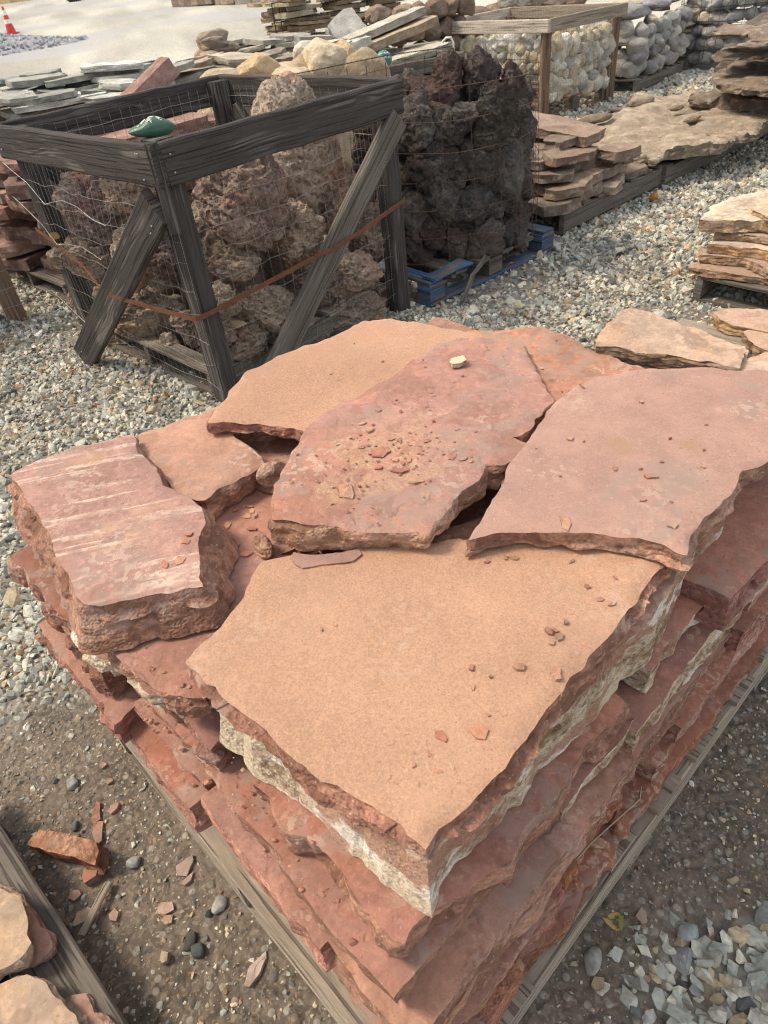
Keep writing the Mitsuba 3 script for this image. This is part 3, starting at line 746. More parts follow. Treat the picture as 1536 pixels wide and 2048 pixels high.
big([[0.578,0.850],[0.505,0.792],[0.456,0.744],[0.392,0.667],[0.352,0.626],[0.296,0.579],[0.243,0.533],[0.210,0.503],[0.165,0.476],[0.122,0.440],[0.067,0.394],[0.027,0.360],[-0.002,0.336],[-0.021,0.357],[-0.041,0.378],[-0.072,0.411],[-0.119,0.458],[-0.170,0.506],[-0.211,0.546],[-0.256,0.588],[-0.240,0.642],[-0.148,0.777],[0.020,0.852],[0.291,0.919],[0.475,0.938],[0.579,0.931]],
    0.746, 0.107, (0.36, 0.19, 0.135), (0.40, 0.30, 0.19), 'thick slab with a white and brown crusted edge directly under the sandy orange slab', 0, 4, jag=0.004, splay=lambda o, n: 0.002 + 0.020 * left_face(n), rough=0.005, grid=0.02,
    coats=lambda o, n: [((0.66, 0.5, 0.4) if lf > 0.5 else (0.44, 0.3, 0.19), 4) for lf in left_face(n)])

# the courses below, in the pallet's own axes: s along its right side, t along its left side
CR = np.random.default_rng(23)

def course(s0, s1, t0, t1, z, th, top, side, label, ks=2, j=0.004, **k):
    e = []
    for (a, b), (c, d) in (((s0, t0), (s1, t0)), ((s1, t0), (s1, t1)), ((s1, t1), (s0, t1)), ((s0, t1), (s0, t0))):
        n = max(2, int(math.hypot(c - a, d - b) / 0.11))
        for i in range(n):
            f = i / n
            e.append(ST(a + (c - a) * f + CR.normal(0, j * 0.6), b + (d - b) * f + CR.normal(0, j * 0.6)))
    k.setdefault('grid', 0.03)
    k.setdefault('jag', 0.0032)
    k.setdefault('rough', 0.0055)
    k.setdefault('relief', 0.003)
    k.setdefault('splay', float(CR.uniform(-0.014, 0.006)))
    k.setdefault('tilt', tuple(CR.normal(0, 0.006, 2)))
    q = CR.uniform(0.80, 1.18)
    side = (side[0] * q, side[1] * q * CR.uniform(0.95, 1.06), side[2] * q * CR.uniform(0.95, 1.12))
    if CR.random() < 0.6:
        top = tuple(0.5 * a + 0.5 * b for a, b in zip(top, (0.36, 0.205, 0.175)))
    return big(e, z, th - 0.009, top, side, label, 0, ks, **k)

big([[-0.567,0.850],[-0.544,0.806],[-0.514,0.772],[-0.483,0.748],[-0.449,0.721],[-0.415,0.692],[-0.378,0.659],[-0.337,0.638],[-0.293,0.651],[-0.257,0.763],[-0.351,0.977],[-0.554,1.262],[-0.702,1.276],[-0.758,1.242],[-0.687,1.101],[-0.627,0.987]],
    0.675, 0.044, (0.33, 0.185, 0.155), BUFF, 'slab with a cream edge coloured as lit under the streaked slab at the left corner', 0, 4, jag=0.006, grid=0.02)  # cream of the lit edge is put into the side colour
big([[-0.223,0.561],[-0.239,0.516],[-0.205,0.490],[-0.186,0.446],[-0.161,0.432],[-0.137,0.418],[-0.117,0.388],[-0.096,0.357],[-0.080,0.333],[-0.053,0.302],[-0.039,0.294],[-0.025,0.307],[0.031,0.337],[0.086,0.370],[0.133,0.413],[0.174,0.443],[0.220,0.487],[0.295,0.545],[0.308,0.570],[0.296,0.635],[0.154,0.688],[-0.038,0.679]],
    0.635, 0.06, (0.40, 0.195, 0.150), RED, 'long purple slab at the near corner below the white crusted slab', 0, 2, jag=0.007, splay=-0.006, grid=0.016)
L = "on the red stack's left face"
R_ = "on the red stack's right face"
course(0.00, 0.30, 0.80, 1.12, 0.632, 0.085, DEEP, RED, 'chunky rough red block under the cream edged slab at the left corner of the stack', jag=0.009, rough=0.014)
course(0.032, 0.34, 0.44, 0.79, 0.634, 0.066, DEEP, RED, 'broken red slab below the littered purple slab ' + L, jag=0.008, rough=0.012)
course(0.018, 0.36, 0.24, 0.49, 0.572, 0.060, (0.40, 0.19, 0.14), RED, 'grey dusted red slab, third course down, near part ' + L)
course(0.026, 0.36, 0.50, 0.80, 0.566, 0.056, (0.36, 0.19, 0.15), DEEP, 'reddish brown slab, third course down, far part ' + L)
course(0.00, 0.34, 0.79, 1.10, 0.546, 0.075, RED, DEEP, 'second rough block down at the left corner of the stack', jag=0.009, rough=0.013)
course(0.01, 0.36, 0.040, 0.26, 0.574, 0.066, (0.42, 0.20, 0.145), RED, 'corner slab just below the long purple slab at the near corner')
course(-0.004, 0.36, 0.17, 0.47, 0.510, 0.080, (0.41, 0.225, 0.17), (0.40, 0.21, 0.15), 'slab with pale scuffs in the middle ' + L)
course(0.008, 0.36, 0.485, 0.72, 0.505, 0.074, (0.38, 0.20, 0.155), RED, 'slab with a blunt end beside the scuffed one ' + L)
course(-0.03, 0.34, 0.74, 1.10, 0.470, 0.072, RED, DEEP, 'squared dark red block jutting out at the left corner of the stack', jag=0.006, rough=0.010)
course(0.0, 0.30, 0.012, 0.17, 0.506, 0.068, PINK, RED, 'small pink slab at the near corner, halfway down')
course(-0.018, 0.34, 0.52, 0.84, 0.426, 0.078, (0.40, 0.18, 0.13), RED, 'short slab with a broken dark end, lower left ' + L)
course(0.022, 0.36, 0.02, 0.50, 0.426, 0.066, DEEP, RED, 'dark red slab below the longest slab near the corner ' + L)
course(0.022, 0.36, 0.40, 0.68, 0.348, 0.066, RED, DEEP, 'red slab two courses above the pallet, near part ' + L)
course(0.010, 0.36, 0.70, 1.02, 0.344, 0.062, (0.36, 0.19, 0.15), RED, 'brownish slab two courses above the pallet, far part ' + L)
course(0.0, 0.30, 0.012, 0.39, 0.358, 0.074, PURPLE, RED, 'purple slab low at the near corner ' + L)
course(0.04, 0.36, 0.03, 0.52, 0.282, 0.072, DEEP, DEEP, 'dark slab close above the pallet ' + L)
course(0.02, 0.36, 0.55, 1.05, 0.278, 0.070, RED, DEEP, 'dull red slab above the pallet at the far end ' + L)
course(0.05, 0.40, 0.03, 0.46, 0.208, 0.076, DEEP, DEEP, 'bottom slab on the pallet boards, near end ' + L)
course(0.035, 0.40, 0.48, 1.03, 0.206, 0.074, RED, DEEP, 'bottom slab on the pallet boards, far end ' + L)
course(0.74, 1.34, 0.01, 0.36, 0.670, 0.080, (0.38, 0.18, 0.14), DEEP, 'thick purple slab beside the crusted slab, far end ' + R_, splay=0.004)
course(0.565, 0.785, 0.045, 0.36, 0.634, 0.068, (0.38, 0.18, 0.14), BUFF, 'short block with a square end ' + R_, ks=4, jag=0.006)
course(0.50, 0.88, 0.022, 0.38, 0.566, 0.076, (0.38, 0.19, 0.145), BUFF, 'slab with a tan crusted edge, nearer half ' + R_, ks=4)
course(0.90, 1.32, 0.012, 0.38, 0.562, 0.070, (0.36, 0.19, 0.15), BUFF, 'slab with a tan crusted edge, farther half ' + R_, ks=4)
course(0.33, 0.52, 0.03, 0.36, 0.566, 0.060, DEEP, BUFF, 'narrow tan edged slab below the long purple slab ' + R_, ks=4)
course(0.24, 0.74, 0.014, 0.38, 0.500, 0.070, PINK, RED, 'pink slab with a pointed end ' + R_)
course(0.74, 1.30, 0.03, 0.38, 0.488, 0.074, (0.40, 0.19, 0.14), RED, 'reddish slab at the far end, fourth course ' + R_)
course(0.62, 0.92, 0.034, 0.38, 0.414, 0.074, RED, RED, 'broken red slab in the fifth course, nearer half ' + R_, jag=0.007)
course(0.94, 1.28, 0.020, 0.38, 0.410, 0.072, (0.36, 0.18, 0.14), DEEP, 'broken red slab in the fifth course, farther half ' + R_, jag=0.007)
course(0.03, 0.40, 0.035, 0.38, 0.436, 0.074, (0.38, 0.18, 0.145), RED, 'sloping slab at the near corner ' + R_, splay=0.02)
course(0.72, 1.28, 0.02, 0.38, 0.334, 0.08, (0.40, 0.19, 0.14), RED, 'smooth red slab low at the far end ' + R_)
course(0.06, 0.54, 0.055, 0.40, 0.362, 0.13, (0.36, 0.14, 0.08), RUST, 'rust stained boulder slab in the hollow ' + R_, jag=0.007, rough=0.013, splay=0.02)
course(0.66, 1.28, 0.03, 0.38, 0.254, 0.08, (0.38, 0.19, 0.14), RED, 'slab above the pallet at the far end ' + R_)
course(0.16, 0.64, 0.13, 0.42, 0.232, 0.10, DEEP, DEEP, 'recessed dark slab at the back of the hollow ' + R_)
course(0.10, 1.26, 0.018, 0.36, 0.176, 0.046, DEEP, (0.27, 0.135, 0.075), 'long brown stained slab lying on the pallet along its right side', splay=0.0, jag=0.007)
for i, (z, th) in enumerate(((0.70, 0.07), (0.62, 0.07), (0.54, 0.075), (0.46, 0.075), (0.38, 0.08), (0.295, 0.08), (0.212, 0.082))):
    course(0.37, 1.24, 0.39, 1.07, z, th, RED, DEEP, 'slab in the hidden heart of the red stack', group='slabs in the hidden heart of the stack', grid=None, ds=0.02, rings=3)
    labels[f'{SLAB}_{COUNT[SLAB] - 1:03d}']['group'] = 'slabs in the hidden heart of the stack'
# a small sawn-looking brick of stone standing in the hollow
e_ = [ST(s, t) for s, t in ((0.075, 0.0), (0.215, 0.004), (0.215, 0.03), (0.075, 0.026))]
put(thing('stone_piece', 'thin red stone strip standing on edge low in the right face of the stack', 'stone'), slab(e_, 0.262, 0.085, (0.40, 0.19, 0.13), (0.37, 0.17, 0.115), 2, 2, 77, ds=0.007, rings=6, jag=0.002, rough=0.003), 'sandstone', True)
# dark rubble in the hollow
for i in range(16):
    s, t = CR.uniform(0.22, 0.66), CR.uniform(0.03, 0.12)
    put(thing('stone_chip', 'loose reddish crumb in the hollow low in the right face of the stack', 'stone chip', 'crumbs in the hollow of the stack'),
        rock(np.append(ST(s, t), 0.176 + 0.012), CR.uniform(0.008, 0.024, 3), CR, 1, p=9, col=CR.choice([0, 1]) and (0.26, 0.12, 0.075) or (0.3, 0.2, 0.13)), 'sandstone')

# ------------------------------------------------------------------ chips lying on the slabs
def chips(pts, z, r0, r1, cols, label, group, th=(0.0018, 0.005), n=None, kind=0, name='stone_chip'):
    for x, y in pts:
        r = r0 + (r1 - r0) * CR.random() ** 1.8
        c = cols[int(CR.integers(len(cols)))]
        h = CR.uniform(*th)
        m = slab(rag_poly(x, y, r * CR.uniform(0.8, 1.5), r * CR.uniform(0.55, 0.9), CR.uniform(0, 6.3), CR, 5), z + h, h * 1.25, c, tuple(0.85 * q for q in c), kind, 2, int(CR.integers(9999)), ds=max(0.003, r / 2.5), rings=2, jag=0.0016, relief=0.0006, chip=0.001, rough=0.001)
        m = moved(m, rot([CR.normal(), CR.normal(), 0.01], CR.uniform(0.0, 0.12)), None, [x, y, z + h / 2])
        put(thing(name, label, 'stone chip', group), m, 'sandstone')

def around(pts, n, sx, sy):
    o = []
    for _ in range(n):
        q = pts[int(CR.integers(len(pts)))]
        o.append((q[0] + CR.normal(0, sx), q[1] + CR.normal(0, sy)))
    return o
REDS = [(0.40, 0.20, 0.14), (0.44, 0.24, 0.17), (0.36, 0.17, 0.125), (0.47, 0.29, 0.2)]
chips([[0.036,0.937],[0.059,0.903],[-0.059,0.897],[0.128,0.957],[0.006,1.000]], 0.825, 0.013, 0.020, REDS, 'larger flat red chip on the chip strewn purple slab', 'larger chips on the middle purple slab')
chips(around([[0.033,1.002],[0.071,0.947],[-0.010,1.028],[0.089,1.021],[0.048,1.065],[-0.030,0.985],[0.109,0.976]], 34, 0.06, 0.05), 0.825, 0.002, 0.008, REDS, 'small red chip among the crumbs on the middle purple slab', 'small chips on the middle purple slab')
chips(around([[0.030,1.307],[-0.031,1.371],[0.081,1.110],[0.262,1.200],[-0.101,0.941]], 12, 0.08, 0.06), 0.825, 0.002, 0.006, REDS, 'tiny crumb scattered over the back of the middle purple slab', 'crumbs over the back of the middle slab')
cm = []
for n_, px in ((190, [[0.041,0.988],[0.003,0.958],[0.076,0.987],[0.036,1.029],[-0.032,0.936],[0.095,0.937]]), (90, [[-0.100,0.937],[-0.052,0.871],[0.194,1.213],[0.087,1.160],[0.279,1.278]])):
    for x, y in around(px, n_, 0.055, 0.05):
        pv, pf = PROTO[int(CR.integers(36))]
        q = 0.0008 + 0.0028 * CR.random() ** 2.2
        cm.append((pv * q * np.array([1.2, 1, 0.6]) + [x, y, 0.8275], pf, np.tile(enc(REDS[int(CR.integers(4))]), (len(pv), 1))))
for z, s0, s1, t0, t1, n_ in ((0.636, 0.0, 0.05, 0.16, 0.40, 26), (0.574, 0.02, 0.05, 0.26, 0.48, 18), (0.574, 0.0, 0.04, 0.05, 0.24, 10), (0.512, 0.0, 0.03, 0.2, 0.7, 20), (0.72, 0.03, 0.06, 0.45, 0.62, 14), (0.43, 0.0, 0.03, 0.1, 0.8, 12)):
    for k in range(n_):
        s, t = CR.uniform(s0, s1), CR.uniform(t0, t1)
        pv, pf = PROTO[int(CR.integers(36))]
        q = 0.0012 + 0.0042 * CR.random() ** 2.6
        cm.append((pv * q * np.array([1.2, 1, 0.7]) + np.append(ST(s, t), z + 0.3 * q), pf, np.tile(enc(REDS[int(CR.integers(4))]), (len(pv), 1))))
put('stone_crumbs', join(cm), 'pebble_stone')
tag('stone_crumbs', 'fine red crumbs spilled over the middle purple slab and along the ledges below', 'crumbs', None, 'stuff')
COUNT['stone_crumbs'] = 1
chips([[0.033,0.457],[0.078,0.456],[0.189,0.524]], 0.78, 0.011, 0.016, REDS[:3], 'flat dark red chip on the sandy orange slab', 'larger chips on the sandy orange slab')
chips(around([[0.215,0.575],[0.191,0.583],[0.168,0.574],[0.004,0.424],[0.311,0.640],[0.304,0.703],[0.152,0.753],[0.120,0.533],[-0.068,0.649],[0.146,0.484]], 26, 0.025, 0.02), 0.78, 0.0025, 0.007, REDS + [(0.34, 0.2, 0.12)], 'tiny reddish crumb on the sandy orange slab', 'crumbs on the sandy orange slab')
chips([[0.380,0.874],[0.335,0.971],[0.425,0.840],[0.413,0.725],[0.265,0.757]], 0.82, 0.006, 0.014, REDS, 'flat reddish chip on the wide smooth purple slab', 'chips on the wide purple slab')
chips(around([[0.359,0.934],[0.368,0.794],[0.452,0.869],[0.310,0.858],[0.538,0.955]], 12, 0.06, 0.05), 0.82, 0.002, 0.005, REDS, 'tiny crumb on the wide smooth purple slab', 'crumbs on the wide purple slab')
chips([[-0.349,0.804],[-0.325,0.808],[-0.321,0.870],[-0.323,0.852]], 0.80, 0.008, 0.016, [(0.42, 0.2, 0.14)], 'flat red flake on the streaked purple slab', 'flakes on the streaked slab')
chips(around([[-0.261,0.937],[-0.246,0.975],[-0.273,0.791],[-0.278,1.026],[-0.224,0.916],[-0.275,0.727]], 22, 0.02, 0.025), 0.72, 0.004, 0.012, REDS, 'red crumb on the purple slab in the left gap', 'crumbs in the left gap')
for xy, r, lab in (([[-0.197,1.050]], (0.032, 0.022, 0.024), 'square red stone lump at the left edge of the chip strewn slab'), ([[-0.215,0.894]], (0.016, 0.026, 0.02), 'small red stone lump by the tip of the sandy orange slab')):
    z = 0.775 if r[0] > 0.02 else 0.735
    put(thing('stone_lump', lab, 'stone'), rock([xy[0][0], xy[0][1], z], r, CR, 3, p=60, planes=7, lump=0.02, col=(0.42, 0.25, 0.18), kind=2, R=rot([0, 0, 1], 0.5), fine=0.001, finef=90), 'sandstone')
put(thing('stone_lump', 'small cream white angular stone on the far end of the middle purple slab', 'stone'), slab([[0.173,1.287],[0.182,1.303],[0.207,1.307],[0.208,1.284],[0.192,1.270],[0.177,1.272]], 0.838, 0.012, (0.60, 0.50, 0.35), (0.5, 0.42, 0.3), 6, 2, 31, ds=0.005, rings=3, jag=0.002, relief=0.003, rough=0.002), 'sandstone')
# ------------------------------------------------------------------ the dark timber crate of porous boulders
N1, Y1 = np.array([-0.64, 2.74]), math.atan2(0.667, 0.745)
C1 = frame(N1, Y1)
S1, T1, H1 = 1.25, 1.35, 1.07
pallet(C1(0.02, 0.10), Y1, 1.18, 1.16, 0.13, 1, 'grey weathered pallet under the dark timber crate of porous boulders', decks=7, seed=2, deck_kind=4)
crate = thing('crate', 'dark weathered timber crate with wire mesh sides and a rusty strap, full of porous boulders', 'crate')
CZ = np.random.default_rng(31)
P1 = lambda s, t, z: np.append(C1(s, t), z)
posts = []
for s, t in ((0.045, 0.045), (S1 - 0.045, 0.045), (0.045, T1 - 0.045), (S1 - 0.045, T1 - 0.045)):
    posts.append((s, t))
    top = H1 - 0.02 if (s, t) != (0.045, 0.045) else H1 + 0.004
    part(crate, 'post', board(P1(s, t, -0.01), P1(s, t, top), 0.088, 0.088, 0, up=(*C1(0, 1) - C1(0, 0), 0), seed=CZ.integers(99), c=0.006, seg=10, bow=0.003), 'weathered_wood')
rw, rt = 0.140, 0.042
rz = H1 - rw / 2
part(crate, 'top_rail', board(P1(0.0, -rt / 2 + 0.0, rz), P1(S1 + 0.005, -rt / 2, rz), rt, rw, 0, seed=3, c=0.006, seg=12, bow=0.006), 'weathered_wood')
part(crate, 'top_rail', board(P1(-rt / 2, -rt - 0.002, rz), P1(-rt / 2, T1 + 0.04, rz), rt, rw, 0, seed=5, c=0.006, seg=12, bow=0.006), 'weathered_wood')
part(crate, 'top_rail', board(P1(0.0, T1 + rt / 2, rz), P1(S1 + 0.04, T1 + rt / 2, rz), rt, rw, 0, seed=8, c=0.006, seg=12, bow=0.006), 'weathered_wood')
part(crate, 'top_rail', board(P1(S1 + rt / 2, 0.0, rz), P1(S1 + rt / 2, T1, rz), rt, rw, 0, seed=9, c=0.006, seg=12, bow=0.006), 'weathered_wood')
# corner block of the near post in front of the rails
part(crate, 'corner_block', board(P1(-0.022, -0.022, H1 - 0.30), P1(-0.022, -0.022, H1 + 0.006), 0.040, 0.040, 0, up=(0, 1, 0), seed=14, c=0.004, seg=4), 'weathered_wood')
# diagonal braces
part(crate, 'brace', board(P1(-0.045, 0.02, H1 - 0.20), P1(-0.15, 1.06, 0.02), 0.042, 0.14, 0, up=(0, 0, 1), seed=11, c=0.006, seg=10, bow=0.003), 'weathered_wood')
part(crate, 'brace', board(P1(S1 - 0.03, -0.03, H1 - 0.15), P1(0.26, -0.03, 0.06), 0.042, 0.115, 1, up=(0, 0, 1), seed=12, c=0.006, seg=10, bow=0.003), 'weathered_wood')
part(crate, 'brace', board(P1(0.10, T1 - 0.02, H1 - 0.16), P1(0.62, T1 - 0.02, 0.30), 0.042, 0.11, 0, seed=13, seg=6), 'weathered_wood')
part(crate, 'brace', board(P1(S1 - 0.02, T1 - 0.12, H1 - 0.16), P1(S1 - 0.02, 0.7, 0.30), 0.042, 0.11, 0, seed=15, seg=6), 'weathered_wood')
for s, t, z in ((-0.046, 0.045, H1 - 0.03), (-0.046, 0.06, H1 - 0.03), (-0.046, 0.05, H1 - 0.115), (-0.046, 1.335, H1 - 0.05), (-0.046, 1.335, H1 - 0.10), (-0.072, 0.05, H1 - 0.27), (-0.072, 0.075, H1 - 0.30), (-0.165, 1.03, 0.10), (-0.165, 1.02, 0.07), (0.03, -0.044, H1 - 0.04), (0.03, -0.044, H1 - 0.10)):
    q = P1(s, t, z)
    m = trimesh.creation.icosphere(subdivisions=1, radius=0.0042)
    part(crate, 'screw', (np.array(m.vertices) + q, np.array(m.faces), np.zeros((len(m.vertices), 2))), 'wire_steel', True)

def wavy(s_or_t, a, b, z, out, rng, amp, n=26, sag=0.0):
    q = np.linspace(a, b, n)
    zz = z + amp * 2 * fb(np.column_stack([q * 9, np.full(n, z * 50), np.full(n, 1.0)]), 2, int(z * 1000)) + sag * (2 * (q - a) / (b - a) - 1) ** 2
    dd = out + 0.012 * fb(np.column_stack([q * 7, np.full(n, z * 31), np.full(n, 9.0)]), 2)
    return q, zz, dd

def mesh_side(face, a, b, z0, z1, step, rows, r, out, amp=0.02):
    """Welded wire netting: close upright wires and buckled level wires, on one side of a crate."""
    ms = []
    bulge = lambda q, z: 0.035 * math.sin(math.pi * np.clip((q - a) / (b - a), 0, 1)) * math.sin(math.pi * np.clip((z - z0) / (z1 - z0), 0, 1))
    for q in np.arange(a, b + 1e-6, step):
        zz = np.linspace(z0, z1, 12)
        w = q + 0.016 * fb(np.column_stack([zz * 5, np.full(12, q * 40), np.zeros(12)]), 2)
        d = np.array([out - bulge(x, z) for x, z in zip(w, zz)])
        pts = [face(x, y, z) for x, y, z in zip(w, d, zz)]
        ms.append(tube(pts, r, 3))
    for z in rows:
        q, zz, dd = wavy(0, a, b, z, out, CZ, amp)
        pts = [face(x, y - bulge(x, z) - 0.002, zc) for x, y, zc in zip(q, dd, zz)]
        ms.append(tube(pts, r * 1.15, 4))
    return join(ms)
rows = [0.10, 0.20, 0.31, 0.42, 0.53, 0.64, 0.74, 0.83]
part(crate, 'wire_mesh', mesh_side(lambda q, d, z: P1(q, d, z), 0.09, S1 - 0.09, 0.07, 0.97, 0.05, rows, 0.0007, 0.02), 'wire_steel', True, kind='stuff')
part(crate, 'wire_mesh', mesh_side(lambda q, d, z: P1(d, q, z), 0.0, T1 - 0.06, 0.05, 0.97, 0.05, rows, 0.0007, 0.0), 'wire_steel', True, kind='stuff')
part(crate, 'wire_mesh', mesh_side(lambda q, d, z: P1(q, T1 - 0.03 + 0 * d, z), 0.05, S1 - 0.05, 0.30, 1.03, 0.06, [0.7, 0.84, 0.98], 0.0011, 0.0, 0.006), 'wire_steel', True, kind='stuff')
part(crate, 'wire_mesh', mesh_side(lambda q, d, z: P1(S1 - 0.03 + 0 * d, q, z), 0.05, T1 - 0.05, 0.30, 1.03, 0.06, [0.7, 0.84, 0.98], 0.0011, 0.0, 0.006), 'wire_steel', True, kind='stuff')
# loose bent wire ends on the left side
part(crate, 'loose_wire', tube([P1(-0.09, q, z) for q, z in ((1.26, 0.93), (1.18, 0.90), (1.06, 0.86), (0.95, 0.78), (0.86, 0.80), (0.74, 0.82), (0.62, 0.81), (0.50, 0.77), (0.40, 0.76), (0.34, 0.79), (0.31, 0.84))], 0.0017, 4), 'wire_steel', True)
part(crate, 'loose_wire', tube([P1(-0.095, q, z) for q, z in ((1.30, 0.78), (1.2, 0.74), (1.07, 0.68), (0.98, 0.60), (0.86, 0.62), (0.7, 0.63), (0.55, 0.60))], 0.0016, 4), 'wire_steel', True)
part(crate, 'loose_wire', tube([P1(-0.10, q, z) for q, z in ((1.38, 0.30), (1.28, 0.32), (1.15, 0.27), (1.0, 0.21), (0.85, 0.15))], 0.0016, 4), 'wire_steel', True)
# rusty strap wound round the crate at mid height
sp = []
for s, t, z in ((-0.03, 1.36, 0.60), (-0.035, 1.1, 0.545), (-0.06, 0.85, 0.50), (-0.115, 0.62, 0.465), (-0.118, 0.50, 0.452), (-0.07, 0.25, 0.435), (-0.035, 0.0, 0.43), (-0.01, -0.012, 0.43), (0.03, -0.012, 0.432), (0.25, -0.03, 0.455), (0.55, -0.05, 0.485), (0.72, -0.062, 0.500), (0.9, -0.05, 0.515), (1.15, -0.02, 0.545), (1.262, 0.0, 0.555)):
    sp.append(P1(s, t, z))
sp = np.array(sp)
sq_ = np.column_stack([np.interp(np.linspace(0, len(sp) - 1, 60), np.arange(len(sp)), sp[:, i]) for i in range(3)])
tang = np.gradient(sq_, axis=0)
outn = np.cross(tang, [0, 0, 1.0])
outn /= np.linalg.norm(outn, axis=1, keepdims=True)
V_, F_ = [], []
for i, q in enumerate(sq_):
    for a_, b_ in ((-0.0008, -0.010), (0.0012, -0.010), (0.0012, 0.010), (-0.0008, 0.010)):
        V_.append(q + outn[i] * a_ + np.array([0, 0, b_]))
for i in range(len(sq_) - 1):
    for k in range(4):
        a_, b_ = i * 4 + k, i * 4 + (k + 1) % 4
        F_ += [(a_, b_, b_ + 4), (a_, b_ + 4, a_ + 4)]
part(crate, 'strap', (np.array(V_), np.array(F_), np.zeros((len(V_), 2))), 'rust')

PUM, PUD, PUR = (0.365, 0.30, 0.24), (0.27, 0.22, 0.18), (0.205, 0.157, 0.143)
BR = np.random.default_rng(41)

def boulder(c, rpx, rpy, col, label, sub=5, lump=0.20, R=None, deep=0.85, group=None, kind=1, planes=16):
    x, y, z, s = c
    rx, rz_ = 1.08 * rpx * s, 1.08 * rpy * s
    rad = (rx, 0.5 * (rx + rz_) * deep, rz_)
    # axes: across the view, along it, up
    th = math.atan2(y, x) - math.pi / 2
    Rv = rot([0, 0, 1], th)
    if R is not None:
        Rv = Rv @ R
    put(thing('porous_boulder', label, 'boulder', group), rock((x, y, z), rad, BR, sub, p=7, planes=planes, lump=lump, lumpf=2.6, pit=0.016, pitf=42, col=col, kind=kind, R=Rv, fine=0.005, finef=22), 'vesicular_rock', True)

tilt_ = lambda a: rot([0, 1, 0], a)
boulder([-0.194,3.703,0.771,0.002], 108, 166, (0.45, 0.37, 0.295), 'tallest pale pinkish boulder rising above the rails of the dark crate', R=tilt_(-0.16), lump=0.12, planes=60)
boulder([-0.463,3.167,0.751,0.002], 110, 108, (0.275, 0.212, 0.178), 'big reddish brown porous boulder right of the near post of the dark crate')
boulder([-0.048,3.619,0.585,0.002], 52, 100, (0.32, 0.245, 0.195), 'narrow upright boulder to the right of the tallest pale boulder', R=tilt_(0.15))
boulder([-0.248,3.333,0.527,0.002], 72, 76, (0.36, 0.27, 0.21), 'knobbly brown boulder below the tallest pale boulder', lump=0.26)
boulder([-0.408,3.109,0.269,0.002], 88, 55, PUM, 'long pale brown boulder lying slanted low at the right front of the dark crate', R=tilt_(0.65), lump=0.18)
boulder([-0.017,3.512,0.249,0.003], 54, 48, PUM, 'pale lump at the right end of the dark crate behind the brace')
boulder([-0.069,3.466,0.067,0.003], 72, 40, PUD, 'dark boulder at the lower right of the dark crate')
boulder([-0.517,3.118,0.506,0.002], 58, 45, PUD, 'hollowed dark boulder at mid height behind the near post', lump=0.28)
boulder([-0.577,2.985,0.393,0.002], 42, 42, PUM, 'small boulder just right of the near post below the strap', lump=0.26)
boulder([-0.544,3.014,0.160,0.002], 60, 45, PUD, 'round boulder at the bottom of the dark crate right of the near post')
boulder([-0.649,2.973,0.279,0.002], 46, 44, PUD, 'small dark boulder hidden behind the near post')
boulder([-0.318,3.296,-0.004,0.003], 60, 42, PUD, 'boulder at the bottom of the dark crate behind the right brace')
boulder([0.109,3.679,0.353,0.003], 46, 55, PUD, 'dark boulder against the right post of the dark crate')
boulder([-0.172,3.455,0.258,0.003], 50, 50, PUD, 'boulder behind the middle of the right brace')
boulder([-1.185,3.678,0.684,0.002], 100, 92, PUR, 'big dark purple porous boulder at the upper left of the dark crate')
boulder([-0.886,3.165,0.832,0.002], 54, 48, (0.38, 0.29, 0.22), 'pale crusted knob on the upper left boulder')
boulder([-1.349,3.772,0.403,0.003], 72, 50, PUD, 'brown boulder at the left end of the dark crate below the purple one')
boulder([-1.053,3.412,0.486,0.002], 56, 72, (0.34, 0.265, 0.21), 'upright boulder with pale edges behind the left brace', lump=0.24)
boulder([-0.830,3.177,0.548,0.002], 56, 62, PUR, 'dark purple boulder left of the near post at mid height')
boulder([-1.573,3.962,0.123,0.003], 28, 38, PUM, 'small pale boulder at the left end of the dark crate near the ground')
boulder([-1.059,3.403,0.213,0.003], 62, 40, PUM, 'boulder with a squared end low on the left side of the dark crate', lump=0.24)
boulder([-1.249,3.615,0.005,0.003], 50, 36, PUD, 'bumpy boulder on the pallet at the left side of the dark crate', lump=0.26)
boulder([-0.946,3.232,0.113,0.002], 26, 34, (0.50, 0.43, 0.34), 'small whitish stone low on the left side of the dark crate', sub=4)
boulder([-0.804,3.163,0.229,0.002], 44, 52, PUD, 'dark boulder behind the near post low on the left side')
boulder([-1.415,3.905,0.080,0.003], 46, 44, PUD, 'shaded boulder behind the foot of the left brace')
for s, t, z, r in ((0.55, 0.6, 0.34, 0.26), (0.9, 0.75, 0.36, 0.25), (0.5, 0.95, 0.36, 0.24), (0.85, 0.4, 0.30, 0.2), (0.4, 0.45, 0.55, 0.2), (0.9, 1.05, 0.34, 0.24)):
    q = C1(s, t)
    boulder((q[0], q[1], z, 1.0), r, r, PUD, 'shaded boulder deep inside the dark crate', sub=4, group='boulders deep inside the dark crate')

